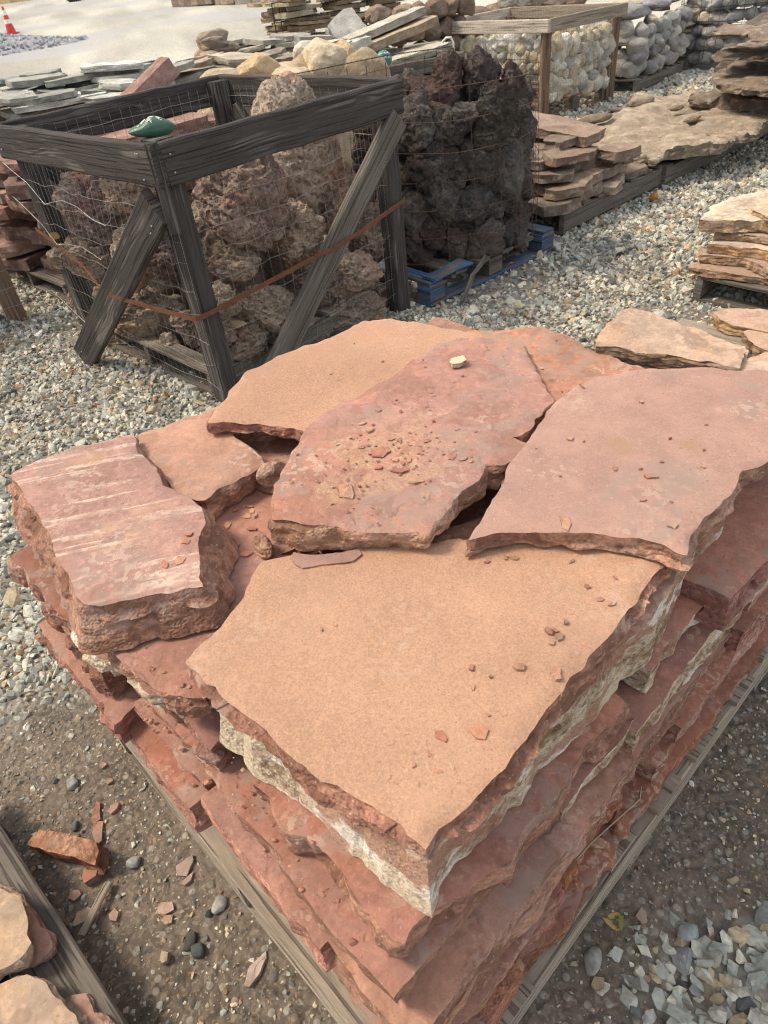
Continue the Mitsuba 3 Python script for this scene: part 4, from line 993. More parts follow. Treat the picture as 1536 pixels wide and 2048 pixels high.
# painted stone resting on the rails
gx_, gy_ = [[-0.658,2.853]][0]
gs = thing('painted_stone', 'green painted stone with white marks on the near corner of the dark crate', 'painted stone')
d_, f_ = ico(4)
Rg = rot([0, 0, 1], 0.16)
ax = d_ * np.array([0.083, 0.043, 0.026])
ax[:, 2] *= 1 + 0.35 * np.clip(d_[:, 0] + 0.2, -1, 1)
ax[:, 2] += 0.010 * np.clip(1 - ((d_[:, 0] - 0.15) / 0.5) ** 2, 0, 1) * (d_[:, 2] > 0)
ax[:, 1] *= 1 - 0.35 * np.clip(d_[:, 0], 0, 1)
ax = ax * (1 + 0.10 * fb(d_ * 2.2 + 3, 2))[:, None]
GC = np.array([gx_, gy_, H1 + 0.026])
put(gs + '__body', (ax @ Rg.T + GC, f_, np.zeros((len(ax), 2))), 'green_paint', True)
SURF = cKDTree(ax[:, :2][ax[:, 2] > 0])
TOPZ = ax[:, 2][ax[:, 2] > 0]

def stroke(pts, r=0.0017):
    o = []
    for x, y in pts:
        d, i = SURF.query((x, y), k=4)
        o.append(np.array([x, y, float(np.average(TOPZ[i], weights=1 / (d + 1e-4))) + 0.0006]))
    return tube(np.array(o) @ Rg.T + GC, r, 4)

def mark(cx, cy, s):
    """One white character of crossing strokes."""
    return [stroke([(cx - s, cy + 0.3 * s), (cx, cy + 0.35 * s), (cx + s, cy + 0.3 * s)]), stroke([(cx - s, cy - 0.3 * s), (cx, cy - 0.25 * s), (cx + s, cy - 0.3 * s)]),
            stroke([(cx - 0.1 * s, cy + s), (cx - 0.15 * s, cy), (cx - 0.9 * s, cy - s)]), stroke([(cx + 0.3 * s, cy + 0.9 * s), (cx + 0.35 * s, cy), (cx + 0.9 * s, cy - 0.9 * s)])]
ms = mark(0.0, -0.026, 0.011) + mark(0.008, -0.006, 0.009) + [stroke([(-0.034, -0.016), (-0.022, -0.010), (-0.012, -0.006)], 0.0026), stroke([(-0.03, -0.022), (-0.020, -0.016), (-0.014, -0.013)], 0.0022), stroke([(-0.046, -0.024), (-0.040, -0.023), (-0.036, -0.024)], 0.0022)]
ms += [stroke([(0.026, -0.010), (0.034, -0.011), (0.040, -0.010)], 0.0032), stroke([(0.030, -0.002), (0.033, -0.011), (0.037, -0.020)], 0.002), stroke([(0.028, -0.018), (0.036, -0.018), (0.045, -0.019)], 0.002)]
put(gs + '__white_marks', join(ms), 'white_paint', True)
leaf = slab(rag_poly(0, 0, 0.03, 0.02, 0.4, BR, 8), 0.0, 0.002, (0.55, 0.40, 0.16), (0.5, 0.36, 0.14), 0, 0, 3, ds=0.006, rings=1, relief=0.006, jag=0.005, chip=0, rough=0.0)
put(thing('dry_leaf', 'curled yellow leaf caught in the wire at the left end of the dark crate', 'leaf'), moved(leaf, rot([0.5, 0.8, 0.1], 1.1), P1(-0.035, 1.13, 0.60)), 'dry_leaf_matter')

# ------------------------------------------------------------------ blue pallet with the wire basket of black lava rock
N2 = np.array([0.395, 3.545])
Y2 = math.radians(36.6)
C2 = frame(N2, Y2)
pallet(N2, Y2, 1.04, 1.05, 0.135, 3, 'worn blue painted pallet under the wire basket of black lava rock', style='block', decks=6, seed=3, deck_kind=1, lead=3)
part('pallet_002', 'broken_board', board(np.append(C2(0.02, 0.02), 0.140), np.append(C2(0.30, 0.03), 0.150), 0.10, 0.014, 3, seed=4, wear=0.02, bow=0.008), 'weathered_wood', label='splintered blue top board')
put(thing('wood_splinter', 'long grey splinter of wood leaning on the blue pallet', 'wood'), board([[0.811,12.446,1.000],[0.811,12.446,1.000]][0], (0, 0, 0), 0.02, 0.01, 1) if False else join([board(np.append(C2(0.40, -0.035), 0.165), np.append(C2(0.27, -0.05), 0.10), 0.028, 0.012, 1, seed=6, bow=0.008), board(np.append(C2(0.275, -0.05), 0.105), np.append(C2(0.13, -0.11), 0.012), 0.024, 0.010, 1, seed=6, bow=0.006)]), 'weathered_wood')
LB = np.array([0.60, 4.27])
basket = thing('wire_basket', 'rusty wire basket round the black lava rocks on the blue pallet', 'basket')
ms = []
def ring_pts(r, z, n=48, am=0.012):
    a = np.linspace(0, 2 * math.pi, n)
    rr = r + am * 2 * fb(np.column_stack([np.cos(a) * 2, np.sin(a) * 2, np.full(n, z * 9)]), 2)
    return np.column_stack([LB[0] + rr * np.cos(a), LB[1] + rr * np.sin(a), z + 0.012 * 2 * fb(np.column_stack([np.cos(a) * 1.5, np.sin(a) * 1.5, np.full(n, z * 5)]), 2)])
for i, z in enumerate(np.linspace(0.15, 0.98, 7)):
    ms.append(tube(ring_pts(0.515 + 0.01 * math.sin(z * 4), z), 0.0017, 4))
for a in np.arange(0, 2 * math.pi, 2 * math.pi / 22):
    z = np.linspace(0.14, 1.0, 9)
    r = 0.515 + 0.01 * np.sin(z * 4) + 0.004
    ms.append(tube(np.column_stack([LB[0] + r * np.cos(a + 0.02 * np.sin(z * 5)), LB[1] + r * np.sin(a), z]), 0.0014, 3))
put(basket + '__netting', join(ms), 'rusty_wire', True)
tag(basket + '__netting', None, None, None, 'stuff')
LV = np.random.default_rng(53)
LCOL = [(0.095, 0.087, 0.083), (0.125, 0.115, 0.107), (0.075, 0.071, 0.070), (0.088, 0.067, 0.062), (0.092, 0.082, 0.071)]
LAB = {}
def lava(c, r, label='black porous lava rock in the rusty wire basket', group='black lava rocks in the wire basket', R=None, col=None):
    put(thing('lava_rock', label, 'lava rock', group), rock(c, 1.12 * np.array(r), LV, 4, p=7, planes=15, lump=0.24, lumpf=2.8, pit=0.012, pitf=34, col=LCOL[int(LV.integers(5))] if col is None else col, kind=0, R=R, fine=0.006, finef=24), 'vesicular_rock', True)
for k, z in enumerate((0.245, 0.42, 0.60, 0.77)):
    n = 10
    for i in range(n):
        a = -math.pi * 1.06 + (i + 0.5 * (k % 2)) / n * math.pi * 1.12 * 1.0
        rr = 0.385 + LV.uniform(-0.02, 0.02)
        s = LV.uniform(0.085, 0.155)
        row = ('lowest', 'second', 'third', 'topmost')[k]
        lava((LB[0] + rr * math.cos(a), LB[1] + rr * math.sin(a), z + LV.uniform(-0.05, 0.05)), (s * LV.uniform(0.8, 1.1), s * 0.85, s * LV.uniform(0.7, 1.45)), f'black lava rock in the {row} row of the wire basket, {ORD[i]}', f'lava rocks in the {row} row of the wire basket')
for a, rr, z, s in ((0.3, 0.15, 0.82, 0.2), (2.0, 0.2, 0.80, 0.2), (4.0, 0.15, 0.82, 0.2), (1.0, 0.2, 0.5, 0.3), (4.5, 0.1, 0.45, 0.3)):
    lava((LB[0] + rr * math.cos(a), LB[1] + rr * math.sin(a), z), (s, s, s * 0.9), 'dark lava rock filling the middle of the wire basket', 'lava rocks in the middle of the basket')
up_ = lambda a, b=0.0: rot([0, 1, 0], a) @ rot([1, 0, 0], b)
lava((0.60, 4.10, 0.93), (0.085, 0.085, 0.16), 'tall upright lava rock with a brown streak on top of the wire basket', None, up_(0.25), (0.095, 0.078, 0.068))
lava((0.79, 4.12, 0.94), (0.10, 0.09, 0.14), 'broad reddish black lava rock on top of the wire basket, right of the tall one', None, up_(0.1), (0.085, 0.070, 0.068))
lava((0.96, 4.12, 0.88), (0.07, 0.08, 0.14), 'lava rock at the right rim of the wire basket', None, up_(-0.1))
lava((0.45, 4.02, 0.88), (0.085, 0.085, 0.075), 'lumpy lava rock at the left rim of the wire basket beside the crate', None)
lava((0.34, 4.15, 0.94), (0.075, 0.075, 0.07), 'small dark lava rock behind the right corner of the dark crate', None)
lava((0.80, 3.84, 0.80), (0.12, 0.08, 0.16), 'long slanting lava rock on the front of the wire basket near its top', None, up_(0.45), (0.066, 0.062, 0.054))

# ------------------------------------------------------------------ generic heaps of split stone
def flag_stack(N, yaw, su, st, z0, z1, cols, label, group, seed, th=(0.035, 0.06), size=(0.28, 0.5), ks=2, tiltmax=0.05, top=True, inner=True, bsdf='stone', name='flagstone', jit=0.05, ds=0.06, cat='stone slab', zvis=0.0, n=8):
    r = np.random.default_rng(seed)
    at = frame(N, yaw)
    base = float(terrain(*at(su / 2, st / 2))) if at(0, 0)[1] > 9 else 0.0
    z = z0 + base
    layer = 0
    layer_ = -1
    while z < base + zvis - 0.12:
        z += 0.12
        layer_ += 1
        x, y = at(su * 0.5, st * 0.5)
        put(thing(name, label.replace('#', 'hidden base') + ', layer ' + ('one', 'two', 'three', 'four', 'five', 'six')[layer_], cat, group + ', base'), flag(x, y, z, su * 0.5, st * 0.5, yaw, 0.12, cols[0], cols[0], r, n, 0.01, 0.1, 0, ks), bsdf, False)
    while z < z1 + base - 1e-6:
        h = r.uniform(*th)
        z += h
        layer += 1
        def one(s, t, a, b, yw):
            c = cols[int(r.integers(len(cols)))]
            k = r.uniform(0.8, 1.15)
            c = tuple(min(0.85, q * k) for q in c)
            x, y = at(s + r.normal(0, jit * 0.4), t + r.normal(0, jit * 0.4))
            lab = label.replace('#', ('lowest' if layer == 1 else 'middle' if z < z0 + base + 0.66 * (z1 - z0) else 'upper') + ' courses')
            put(thing(name, lab, cat, group), flag(x, y, z, a, b, yaw + yw, h * r.uniform(0.8, 1.0), c, tuple(0.85 * q for q in c), r, n, tiltmax, ds, 0, ks), bsdf, False)
        t = 0.0
        while t < st:
            L = r.uniform(*size)
            d = r.uniform(*size) * 0.8
            one(d / 2 + r.uniform(-jit, jit), t + L / 2, d / 2, L / 2 * 1.03, r.normal(0, 0.15))
            t += L
        s = size[1] * 0.7
        while s < su:
            L = r.uniform(*size)
            d = r.uniform(*size) * 0.8
            one(s + L / 2, d / 2 + r.uniform(-jit, jit), L / 2 * 1.03, d / 2, r.normal(0, 0.15))
            s += L
        last = z + h > z1 + base
        if inner and (last or layer % 2 == 0):
            one(su * 0.6, st * 0.6, su * 0.45, st * 0.45, r.normal(0, 0.2)) if not last else [one(su * r.uniform(0.35, 0.85), st * r.uniform(0.35, 0.85), r.uniform(*size) * 0.6, r.uniform(*size) * 0.6, r.uniform(0, 3)) for _ in range(4)]
    return z

# red flagstones heaped behind the dark crate
REDF = [(0.22, 0.135, 0.115), (0.27, 0.165, 0.135), (0.19, 0.115, 0.10), (0.31, 0.22, 0.18), (0.24, 0.14, 0.11)]
pallet((-1.78, 4.30), Y1, 1.25, 1.1, 0.12, 1, 'grey pallet under the red flagstones behind the dark crate', seed=4)
flag_stack((-1.76, 4.34), Y1, 1.15, 1.05, 0.12, 0.72, REDF, 'dull red flagstone in the # of the heap behind the dark crate', 'red flagstones behind the dark crate', 61, zvis=0.14, th=(0.065, 0.095), size=(0.32, 0.52), tiltmax=0.09, jit=0.09, ds=0.05)
RR = np.random.default_rng(67)
def plank_stone(a, b, w, th, col, label, seed, side=None, roll=0.0, bsdf='stone', name='flagstone', cat='stone slab', ds=0.03):
    """A long slab lying from point a to point b."""
    a, b = np.asarray(a, float), np.asarray(b, float)
    L = np.linalg.norm(b - a)
    o = [(-L / 2, -w / 2), (-L / 6, -w / 2 * 1.05), (L / 4, -w / 2 * 0.95), (L / 2, -w / 2 * 0.8), (L / 2 * 0.97, w / 2 * 0.8), (L / 5, w / 2), (-L / 4, w / 2 * 0.92), (-L / 2 * 0.98, w / 2 * 0.85)]
    m = slab(o, th / 2, th, col, side or tuple(0.8 * c for c in col), 0, 2, seed, ds=ds, rings=4, jag=0.012, relief=0.004, rough=0.010)
    x = (b - a) / L
    y = np.cross([0, 0, 1.0], x)
    y /= np.linalg.norm(y)
    R = np.column_stack([x, y, np.cross(x, y)]) @ rot([1, 0, 0], roll)
    return put(thing(name, label, cat), moved(m, R, (a + b) / 2), bsdf, False)
plank_stone((-1.66, 5.05, 0.70), (-1.02, 5.42, 1.08), 0.20, 0.11, (0.27, 0.165, 0.14), 'long reddish slab propped slanting over the back rail of the dark crate', 5, (0.33, 0.215, 0.185))
plank_stone((-1.42, 4.80, 0.76), (-0.85, 5.15, 0.79), 0.3, 0.07, (0.30, 0.185, 0.155), 'reddish slab seen through the dark crate under the back rail', 6)
plank_stone((-1.25, 4.62, 0.70), (-0.75, 4.95, 0.70), 0.3, 0.07, (0.27, 0.17, 0.15), 'second reddish slab seen through the dark crate', 7)
plank_stone((-1.62, 4.62, 0.74), (-1.25, 4.85, 0.75), 0.26, 0.06, (0.40, 0.29, 0.25), 'pale pink slab seen behind the left post of the dark crate', 8)

# left edge: a pale wooden crate of rounded stones cut by the frame
WK = 5
NL, YL = np.array([-2.03, 4.20]), math.radians(33)
CL = frame(NL, YL)
lc = thing('crate', 'brown wooden wire crate of round tan stones at the left edge of the yard', 'crate')
PL = lambda s, t, z: np.append(CL(s, t), z)
for s, t in ((-0.05, 0.0), (-0.05, 1.1), (-1.1, 0.0)):
    part(lc, 'post', board(PL(s, t, 0), PL(s, t, 0.78), 0.085, 0.085, WK, up=(0, 1, 0), seed=31, seg=5), 'weathered_wood')
part(lc, 'rail', board(PL(-1.15, -0.05, 0.71), PL(0.0, -0.05, 0.71), 0.04, 0.11, WK, seed=32), 'weathered_wood')
part(lc, 'wire_mesh', mesh_side(lambda q, d, z: PL(q, d, z), -1.05, 0.0, 0.06, 0.7, 0.055, [0.1, 0.2, 0.3, 0.4, 0.5, 0.6], 0.0012, -0.055, 0.008), 'wire_steel', True, kind='stuff')
for i in range(16):
    s, z = -0.16 - (i % 4) * 0.19 - 0.04 * (i // 4 % 2), 0.14 + (i // 4) * 0.16
    put(thing('cobble', f'tan cobble in the {("lowest", "second", "third", "top")[i // 4]} row of the left edge crate, {ORD[3 - i % 4]}', 'stone', 'cobbles in the left edge crate'), rock(PL(s, 0.10, z), (0.11, 0.09, 0.085), RR, 3, p=4, planes=20, lump=0.06, col=(0.33, 0.28, 0.21), fine=0.002), 'stone', True)

# grey green flagstones at the left, behind the red heap
GRY = [(0.33, 0.335, 0.30), (0.26, 0.27, 0.245), (0.40, 0.40, 0.36), (0.22, 0.23, 0.215), (0.36, 0.34, 0.28)]
flag_stack((-2.10, 5.95), Y1, 1.15, 0.95, 0.0, 0.95, GRY, 'grey green flagstone in the # of the stack behind the red heap', 'grey green flagstones at the left', 71, zvis=0.68, th=(0.038, 0.06), size=(0.24, 0.44), tiltmax=0.12, jit=0.1)
flag_stack((-2.85, 5.6), Y1, 0.7, 0.7, 0.0, 0.92, GRY, 'thin grey flagstone in the # of the stack at the left edge', 'thin grey flagstones at the left edge', 72, zvis=0.68, th=(0.05, 0.075), size=(0.35, 0.5), tiltmax=0.1, jit=0.08)
plank_stone((-2.15, 6.25, 1.00), (-1.50, 6.55, 1.02), 0.30, 0.038, (0.33, 0.33, 0.29), 'long thin grey slab across the top of the grey green stack', 9)
plank_stone((-1.86, 6.35, 1.06), (-1.42, 6.45, 1.03), 0.34, 0.04, (0.58, 0.58, 0.54), 'whitish slab on the very top of the grey green stack', 10)
plank_stone((-2.25, 5.75, 0.92), (-1.65, 5.98, 0.92), 0.40, 0.035, (0.56, 0.57, 0.53), 'broad pale slab on the front of the grey green stack', 11)
plank_stone((-2.45, 5.75, 0.96), (-2.14, 5.9, 0.98), 0.3, 0.035, (0.54, 0.54, 0.49), 'pale slab on the left end of the grey green stack', 12)
plank_stone((-2.55, 5.2, 0.86), (-2.12, 5.35, 0.86), 0.35, 0.035, (0.52, 0.53, 0.48), 'pale slab at the left edge in front of the thin grey stack', 13)
# ------------------------------------------------------------------ flat brown stones on a grey pallet, right of the lava basket
N3, Y3 = np.array([1.36, 4.40]), math.radians(39)
C3 = frame(N3, Y3)
pallet(N3, Y3, 1.24, 1.05, 0.15, 1, 'grey pallet under the flat brown stones right of the lava basket', seed=5)
BRN = [(0.215, 0.168, 0.132), (0.255, 0.203, 0.162), (0.18, 0.142, 0.113), (0.225, 0.165, 0.128)]
R3 = np.random.default_rng(81)
for s, t, z, a, b, th, w in ((0.22, 0.20, 0.20, 0.30, 0.22, 0.06, 0.1), (0.62, 0.16, 0.19, 0.24, 0.17, 0.05, 0.3), (0.18, 0.55, 0.20, 0.2, 0.28, 0.06, 0), (0.95, 0.22, 0.18, 0.2, 0.2, 0.045, 0.2),
                           (0.25, 0.16, 0.27, 0.26, 0.17, 0.06, 0.2), (0.58, 0.24, 0.265, 0.24, 0.2, 0.06, -0.2), (0.16, 0.5, 0.27, 0.18, 0.28, 0.06, 0.1), (0.16, 0.24, 0.33, 0.18, 0.15, 0.05, 0.5), (0.5, 0.3, 0.335, 0.28, 0.18, 0.06, 0.1), (0.86, 0.34, 0.26, 0.2, 0.2, 0.05, 0.4),
                           (0.2, 0.42, 0.39, 0.2, 0.18, 0.05, 0), (0.36, 0.24, 0.40, 0.30, 0.14, 0.05, 0.15), (0.16, 0.62, 0.36, 0.18, 0.22, 0.06, 0.3), (0.1, 0.48, 0.45, 0.14, 0.12, 0.05, 0.7), (0.45, 0.36, 0.455, 0.14, 0.1, 0.05, 0.4), (0.12, 0.7, 0.44, 0.16, 0.2, 0.05, 0.2), (0.5, 0.65, 0.3, 0.32, 0.3, 0.14, 0), (0.6, 0.62, 0.40, 0.28, 0.28, 0.08, 0.5)):
    x, y = C3(s, t)
    c = BRN[int(R3.integers(4))]
    lv = 'lowest' if z < 0.22 else 'second' if z < 0.3 else 'third' if z < 0.37 else 'upper'
    put(thing('flat_stone', f'rounded flat brown stone in the {lv} course right of the lava basket', 'stone slab', f'flat brown stones, {lv} course'), flag(x, y, z, a, b, Y3 + w, th, c, tuple(0.9 * q for q in c), R3, 9, 0.10, 0.03), 'stone', False)
plank_stone((1.25, 5.55, 0.50), (1.72, 4.98, 0.42), 0.34, 0.06, (0.27, 0.20, 0.155), 'brown slab leaning at the back of the flat brown stones', 14)
plank_stone((1.72, 4.82, 0.34), (1.95, 4.95, 0.33), 0.2, 0.07, (0.25, 0.19, 0.145), 'brown stone between the flat brown stones and the huge slab', 15)

# ------------------------------------------------------------------ the huge flat slab on its pallet
N4, Y4 = np.array([2.30, 5.12]), math.radians(39)
pallet(N4, Y4, 1.7, 1.5, 0.15, 1, 'low grey pallet under the huge flat brown slab', seed=6)
o4 = [[1.836,6.070],[1.909,6.043],[1.886,5.563],[1.957,5.289],[2.081,5.196],[2.158,5.004],[2.314,5.072],[2.483,5.117],[2.587,5.138],[2.656,5.112],[2.881,5.307],[3.189,5.508],[3.427,5.678],[3.566,6.046],[3.384,6.167],[3.318,6.433],[3.329,6.768],[3.328,7.145],[3.089,7.165],[2.834,7.261],[2.709,6.997],[2.673,6.739],[2.434,6.502],[2.264,6.405],[2.094,6.245],[1.941,6.150]]
put(thing('huge_flagstone', 'huge rough flat brown slab spread over a low pallet at the right', 'stone slab'), slab(o4, 0.27, 0.085, (0.31, 0.25, 0.19), (0.20, 0.165, 0.13), 1, 2, 83, ds=0.025, rings=5, jag=0.05, relief=0.016, chip=0.02, rough=0.02, grid=0.03, steps=0.022), 'stone', True)
for q, r, lab in (([[2.683,6.687]], (0.16, 0.08, 0.035), 'thin brown flake at the far side of the huge slab'), ([[2.816,6.266]], (0.07, 0.05, 0.025), 'little dark stone in the middle of the huge slab'), ([[2.744,5.785]], (0.10, 0.05, 0.02), 'low brown flake on the right of the huge slab'), ([[2.122,6.231]], (0.20, 0.07, 0.04), 'curved brown stone at the left far rim of the huge slab')):
    put(thing('flagstone', lab, 'stone'), rock([q[0][0], q[0][1], 0.285], r, R3, 3, p=12, planes=10, lump=0.1, col=(0.23, 0.175, 0.135), R=rot([0, 0, 1], 0.5)), 'stone', False)
# rough dark slabs stacked behind it at the right edge
DK = (0.19, 0.15, 0.12)
R4 = np.random.default_rng(87)
for o, z, th, lab in (([[3.057,6.587],[3.288,6.621],[3.473,6.388],[3.695,6.332],[3.650,5.681],[3.321,5.364],[3.216,5.605],[3.066,5.970],[2.990,6.244]], 0.36, 0.10, 'rough dark slab lowest in the stack at the right edge'),
                      ([[2.934,6.169],[3.202,6.419],[3.625,6.767],[4.039,6.889],[3.945,6.004],[3.224,4.811],[3.136,5.302],[3.053,5.481],[2.975,5.771],[2.885,5.945]], 0.50, 0.065, 'dark pitted slab with a pointed end at the right edge'),
                      ([[3.124,6.357],[3.586,6.756],[3.998,6.731],[3.909,5.894],[3.217,4.772],[3.264,5.677],[3.197,5.980],[2.987,6.021]], 0.66, 0.05, 'ragged brown slab third up at the right edge'),
                      ([[3.098,6.425],[3.398,6.447],[3.785,6.420],[3.607,5.369],[3.092,4.644],[3.180,5.589],[3.114,5.880],[2.963,6.033]], 0.80, 0.045, 'uppermost dark slab of the stack at the right edge')):
    put(thing('rough_flagstone', lab, 'stone slab'), slab(o, z, th, DK, tuple(0.8 * c for c in DK), 1, 2, int(R4.integers(99)), ds=0.035, rings=4, jag=0.06, relief=0.02, chip=0.02, rough=0.03, grid=0.05, steps=0.02), 'stone', True)
put(thing('stone_lump', 'dark boulder propping up the stack of rough dark slabs', 'stone'), rock((4.2, 7.25, 0.16), (0.6, 0.5, 0.2), R4, 4, p=8, lump=0.15, col=(0.13, 0.105, 0.085)), 'stone', False)
put(thing('stone_lump', 'second dark boulder inside the stack of rough dark slabs', 'stone'), rock((4.4, 7.5, 0.45), (0.45, 0.45, 0.16), R4, 4, p=8, lump=0.15, col=(0.13, 0.105, 0.085)), 'stone', False)

# ------------------------------------------------------------------ the pale timber crate of white rocks
N5, Y5 = np.array([2.15, 7.88]), math.radians(34.8)
C5 = frame(N5, Y5)
S5, T5, H5 = 1.17, 1.55, 0.87
P5 = lambda s, t, z: np.append(C5(s, t), z)
pallet(C5(0.03, 0.05), Y5, 1.1, 1.3, 0.14, 5, 'brown pallet under the crate of white rocks', style='block', seed=7)
wc = thing('crate', 'new tan timber crate with wire netting holding white rocks', 'crate')
for s, t in ((0.04, 0.04), (S5 - 0.04, 0.04), (0.04, T5 - 0.04), (S5 - 0.04, T5 - 0.04)):
    part(wc, 'post', board(P5(s, t, 0), P5(s, t, H5 - 0.08), 0.085, 0.085, 5, up=(0, 1, 0), seed=41, seg=5), 'weathered_wood')
rz5 = H5 - 0.055
for a, b, sd, kd in (((-0.02, -0.02), (S5 + 0.04, -0.02), 42, 4), ((-0.02, -0.042), (-0.02, T5 + 0.04), 43, 6), ((-0.02, T5 + 0.02), (S5 + 0.04, T5 + 0.02), 44, 6), ((S5 + 0.02, 0.0), (S5 + 0.02, T5), 45, 4)):  # left and back rails paler: light from the left put into wood colour
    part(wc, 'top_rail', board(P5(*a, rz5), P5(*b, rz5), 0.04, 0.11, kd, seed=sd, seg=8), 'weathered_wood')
ms = []
for q in np.arange(0.05, S5, 0.04):
    for t in (0.0, T5 - 0.01):
        ms.append(tube([P5(q, t, z) for z in (0.14, 0.5, H5 - 0.02)], 0.0013, 3))
for q in np.arange(0.05, T5, 0.04):
    for s in (0.0, S5 - 0.01):
        ms.append(tube([P5(s, q, z) for z in (0.14, 0.5, H5 - 0.02)], 0.0013, 3))
for z in (0.2, 0.3, 0.4, 0.5, 0.6, 0.7):
    ms.append(tube([P5(s, t, z) for s, t in ((0, 0), (S5 - 0.01, 0), (S5 - 0.01, T5 - 0.01), (0, T5 - 0.01), (0, 0))], 0.0013, 3))
part(wc, 'wire_mesh', join(ms), 'wire_steel', True, kind='stuff')
R5 = np.random.default_rng(91)
WCOL = [(0.56, 0.53, 0.45), (0.62, 0.60, 0.52), (0.48, 0.42, 0.31), (0.36, 0.355, 0.33), (0.50, 0.44, 0.32), (0.66, 0.64, 0.58)]
def white(c, r, lab):
    put(thing('white_rock', lab, 'rock', lab.rpartition(',')[0] or lab), rock(c, 1.2 * np.array(r), R5, 2, p=22, planes=10, lump=0.12, lumpf=2.0, col=WCOL[int(R5.integers(6))]), 'stone', False)
for k in range(6):
    z = 0.20 + k * 0.088
    row = ('bottom', 'second', 'third', 'fourth', 'fifth', 'top')[k]
    for i in range(11):
        s = 0.09 + (i + 0.5 * (k % 2)) * 0.098
        if s < S5 - 0.06:
            q = R5.uniform(0.036, 0.072)
            white(P5(s + R5.normal(0, 0.012), 0.075 + R5.uniform(-0.01, 0.015), z + R5.normal(0, 0.012)), (q * 1.1, q, q * R5.uniform(0.9, 1.3)), f'white rock, {row} row of the right face of the tan crate, {ORD[i]}')
    for i in range(13 if k > 2 else 0):
        t = 0.09 + (i + 0.5 * (k % 2)) * 0.108
        if t < T5 - 0.08:
            q = R5.uniform(0.05, 0.068)
            white(P5(0.08 + R5.uniform(-0.01, 0.015), t, z), (q, q * 1.1, q * R5.uniform(0.9, 1.3)), f'white rock, {row} row of the left face of the tan crate, {ORD[12 - i]}')
for i in range(46):
    s, t = R5.uniform(0.12, S5 - 0.08), R5.uniform(0.12, T5 - 0.12)
    q = R5.uniform(0.055, 0.08)
    white(P5(s, t, 0.655 + 0.07 * math.exp(-((s - 0.5) ** 2 + (t - 0.3) ** 2) / 0.1) + R5.uniform(-0.02, 0.02)), (q, q, q * 0.85), 'whitish rock on the heaped top of the tan crate')
m = trimesh.creation.box((S5 - 0.3, T5 - 0.3, 0.44))
# painted stones on the rails behind
def painted(c, r, bsdf, label, yaw=0.0):
    k = thing('painted_stone', label, 'painted stone')
    d, f = ico(3)
    v = d * np.array(r) * (1 + 0.12 * fb(d * 2 + 1, 2))[:, None] @ rot([0, 0, 1], yaw).T + np.asarray(c)
    put(k + '__body', (v, f, np.zeros((len(v), 2))), bsdf, True)
    mk = []
    for y0 in (-0.25, 0.25):
        for x0 in (-0.35, 0.05, 0.4):
            for sgn in (-1, 1):
                pts = []
                for u in (-1, 0, 1):
                    dx, dy = x0 + 0.13 * u, y0 + 0.12 * u * sgn
                    dirv = np.array([dx, -math.sqrt(max(0.02, 1 - dx * dx - dy * dy)) * 0.75, dy + 0.45])
                    dirv /= np.linalg.norm(dirv)
                    pts.append(dirv * np.array(r) * 1.035 @ rot([0, 0, 1], yaw).T + np.asarray(c))
                mk.append(tube(pts, 0.0035, 3))
    put(k + '__white_marks', join(mk), 'white_paint', True)
painted(P5(-0.02, T5 - 0.10, H5 + 0.035), (0.10, 0.05, 0.04), 'teal_paint', 'teal painted stone on the left corner of the tan crate', Y5)

# ------------------------------------------------------------------ grey stones on pallets behind the white rocks
N6, Y6 = np.array([3.42, 8.72]), math.radians(44)
C6 = frame(N6, Y6)
pallet(C6(0, 0), Y6, 1.25, 1.05, 0.14, 1, 'first grey pallet of blocky stones right of the tan crate', seed=8)
pallet(C6(1.35, 0), Y6, 1.25, 1.05, 0.14, 1, 'second grey pallet of flat stones far right of the tan crate', seed=9)
R6 = np.random.default_rng(97)
G6 = [(0.30, 0.30, 0.285), (0.36, 0.355, 0.33), (0.25, 0.25, 0.25), (0.40, 0.365, 0.29), (0.28, 0.27, 0.285), (0.42, 0.40, 0.36)]
def grey(c, r, lab, w=0.0, p=10):
    put(thing('grey_stone', lab, 'stone', lab.partition(',')[0]), rock(np.array(c) + R6.normal(0, 0.018, 3), np.array(r) * R6.uniform(0.85, 1.45, 3), R6, 2, p=20, planes=9, lump=0.08, col=G6[int(R6.integers(6))], R=rot([0, 0, 1], w + R6.normal(0, 0.25)) @ rot([1, 0.3, 0], R6.normal(0, 0.2))), 'stone', False)
for k in range(4):
    for i in range(8):
        q = C6(0.08 + i * 0.16 + 0.07 * (k % 2), 0.10)
        grey([*q, 0.22 + k * 0.12], (0.10, 0.09, 0.075), f'blocky grey stone right of the tan crate, {NTH[k]} row, {ORD[i]}', Y6)
    for i in range(6):
        q = C6(0.08, 0.25 + i * 0.15)
        grey([*q, 0.22 + k * 0.13], (0.09, 0.10, 0.085), f'left face grey stone beside the tan crate, {NTH[k]} row, {ORD[5 - i]}', Y6)
for k in range(6):
    for i in range(6):
        q = C6(1.42 + i * 0.24 + 0.1 * (k % 2), 0.14)
        grey([*q, 0.19 + k * 0.085], (0.16, 0.13, 0.05), f'flat grey stone on the far grey pallet, {NTH[k]} row, {ORD[i]}', Y6, 14)
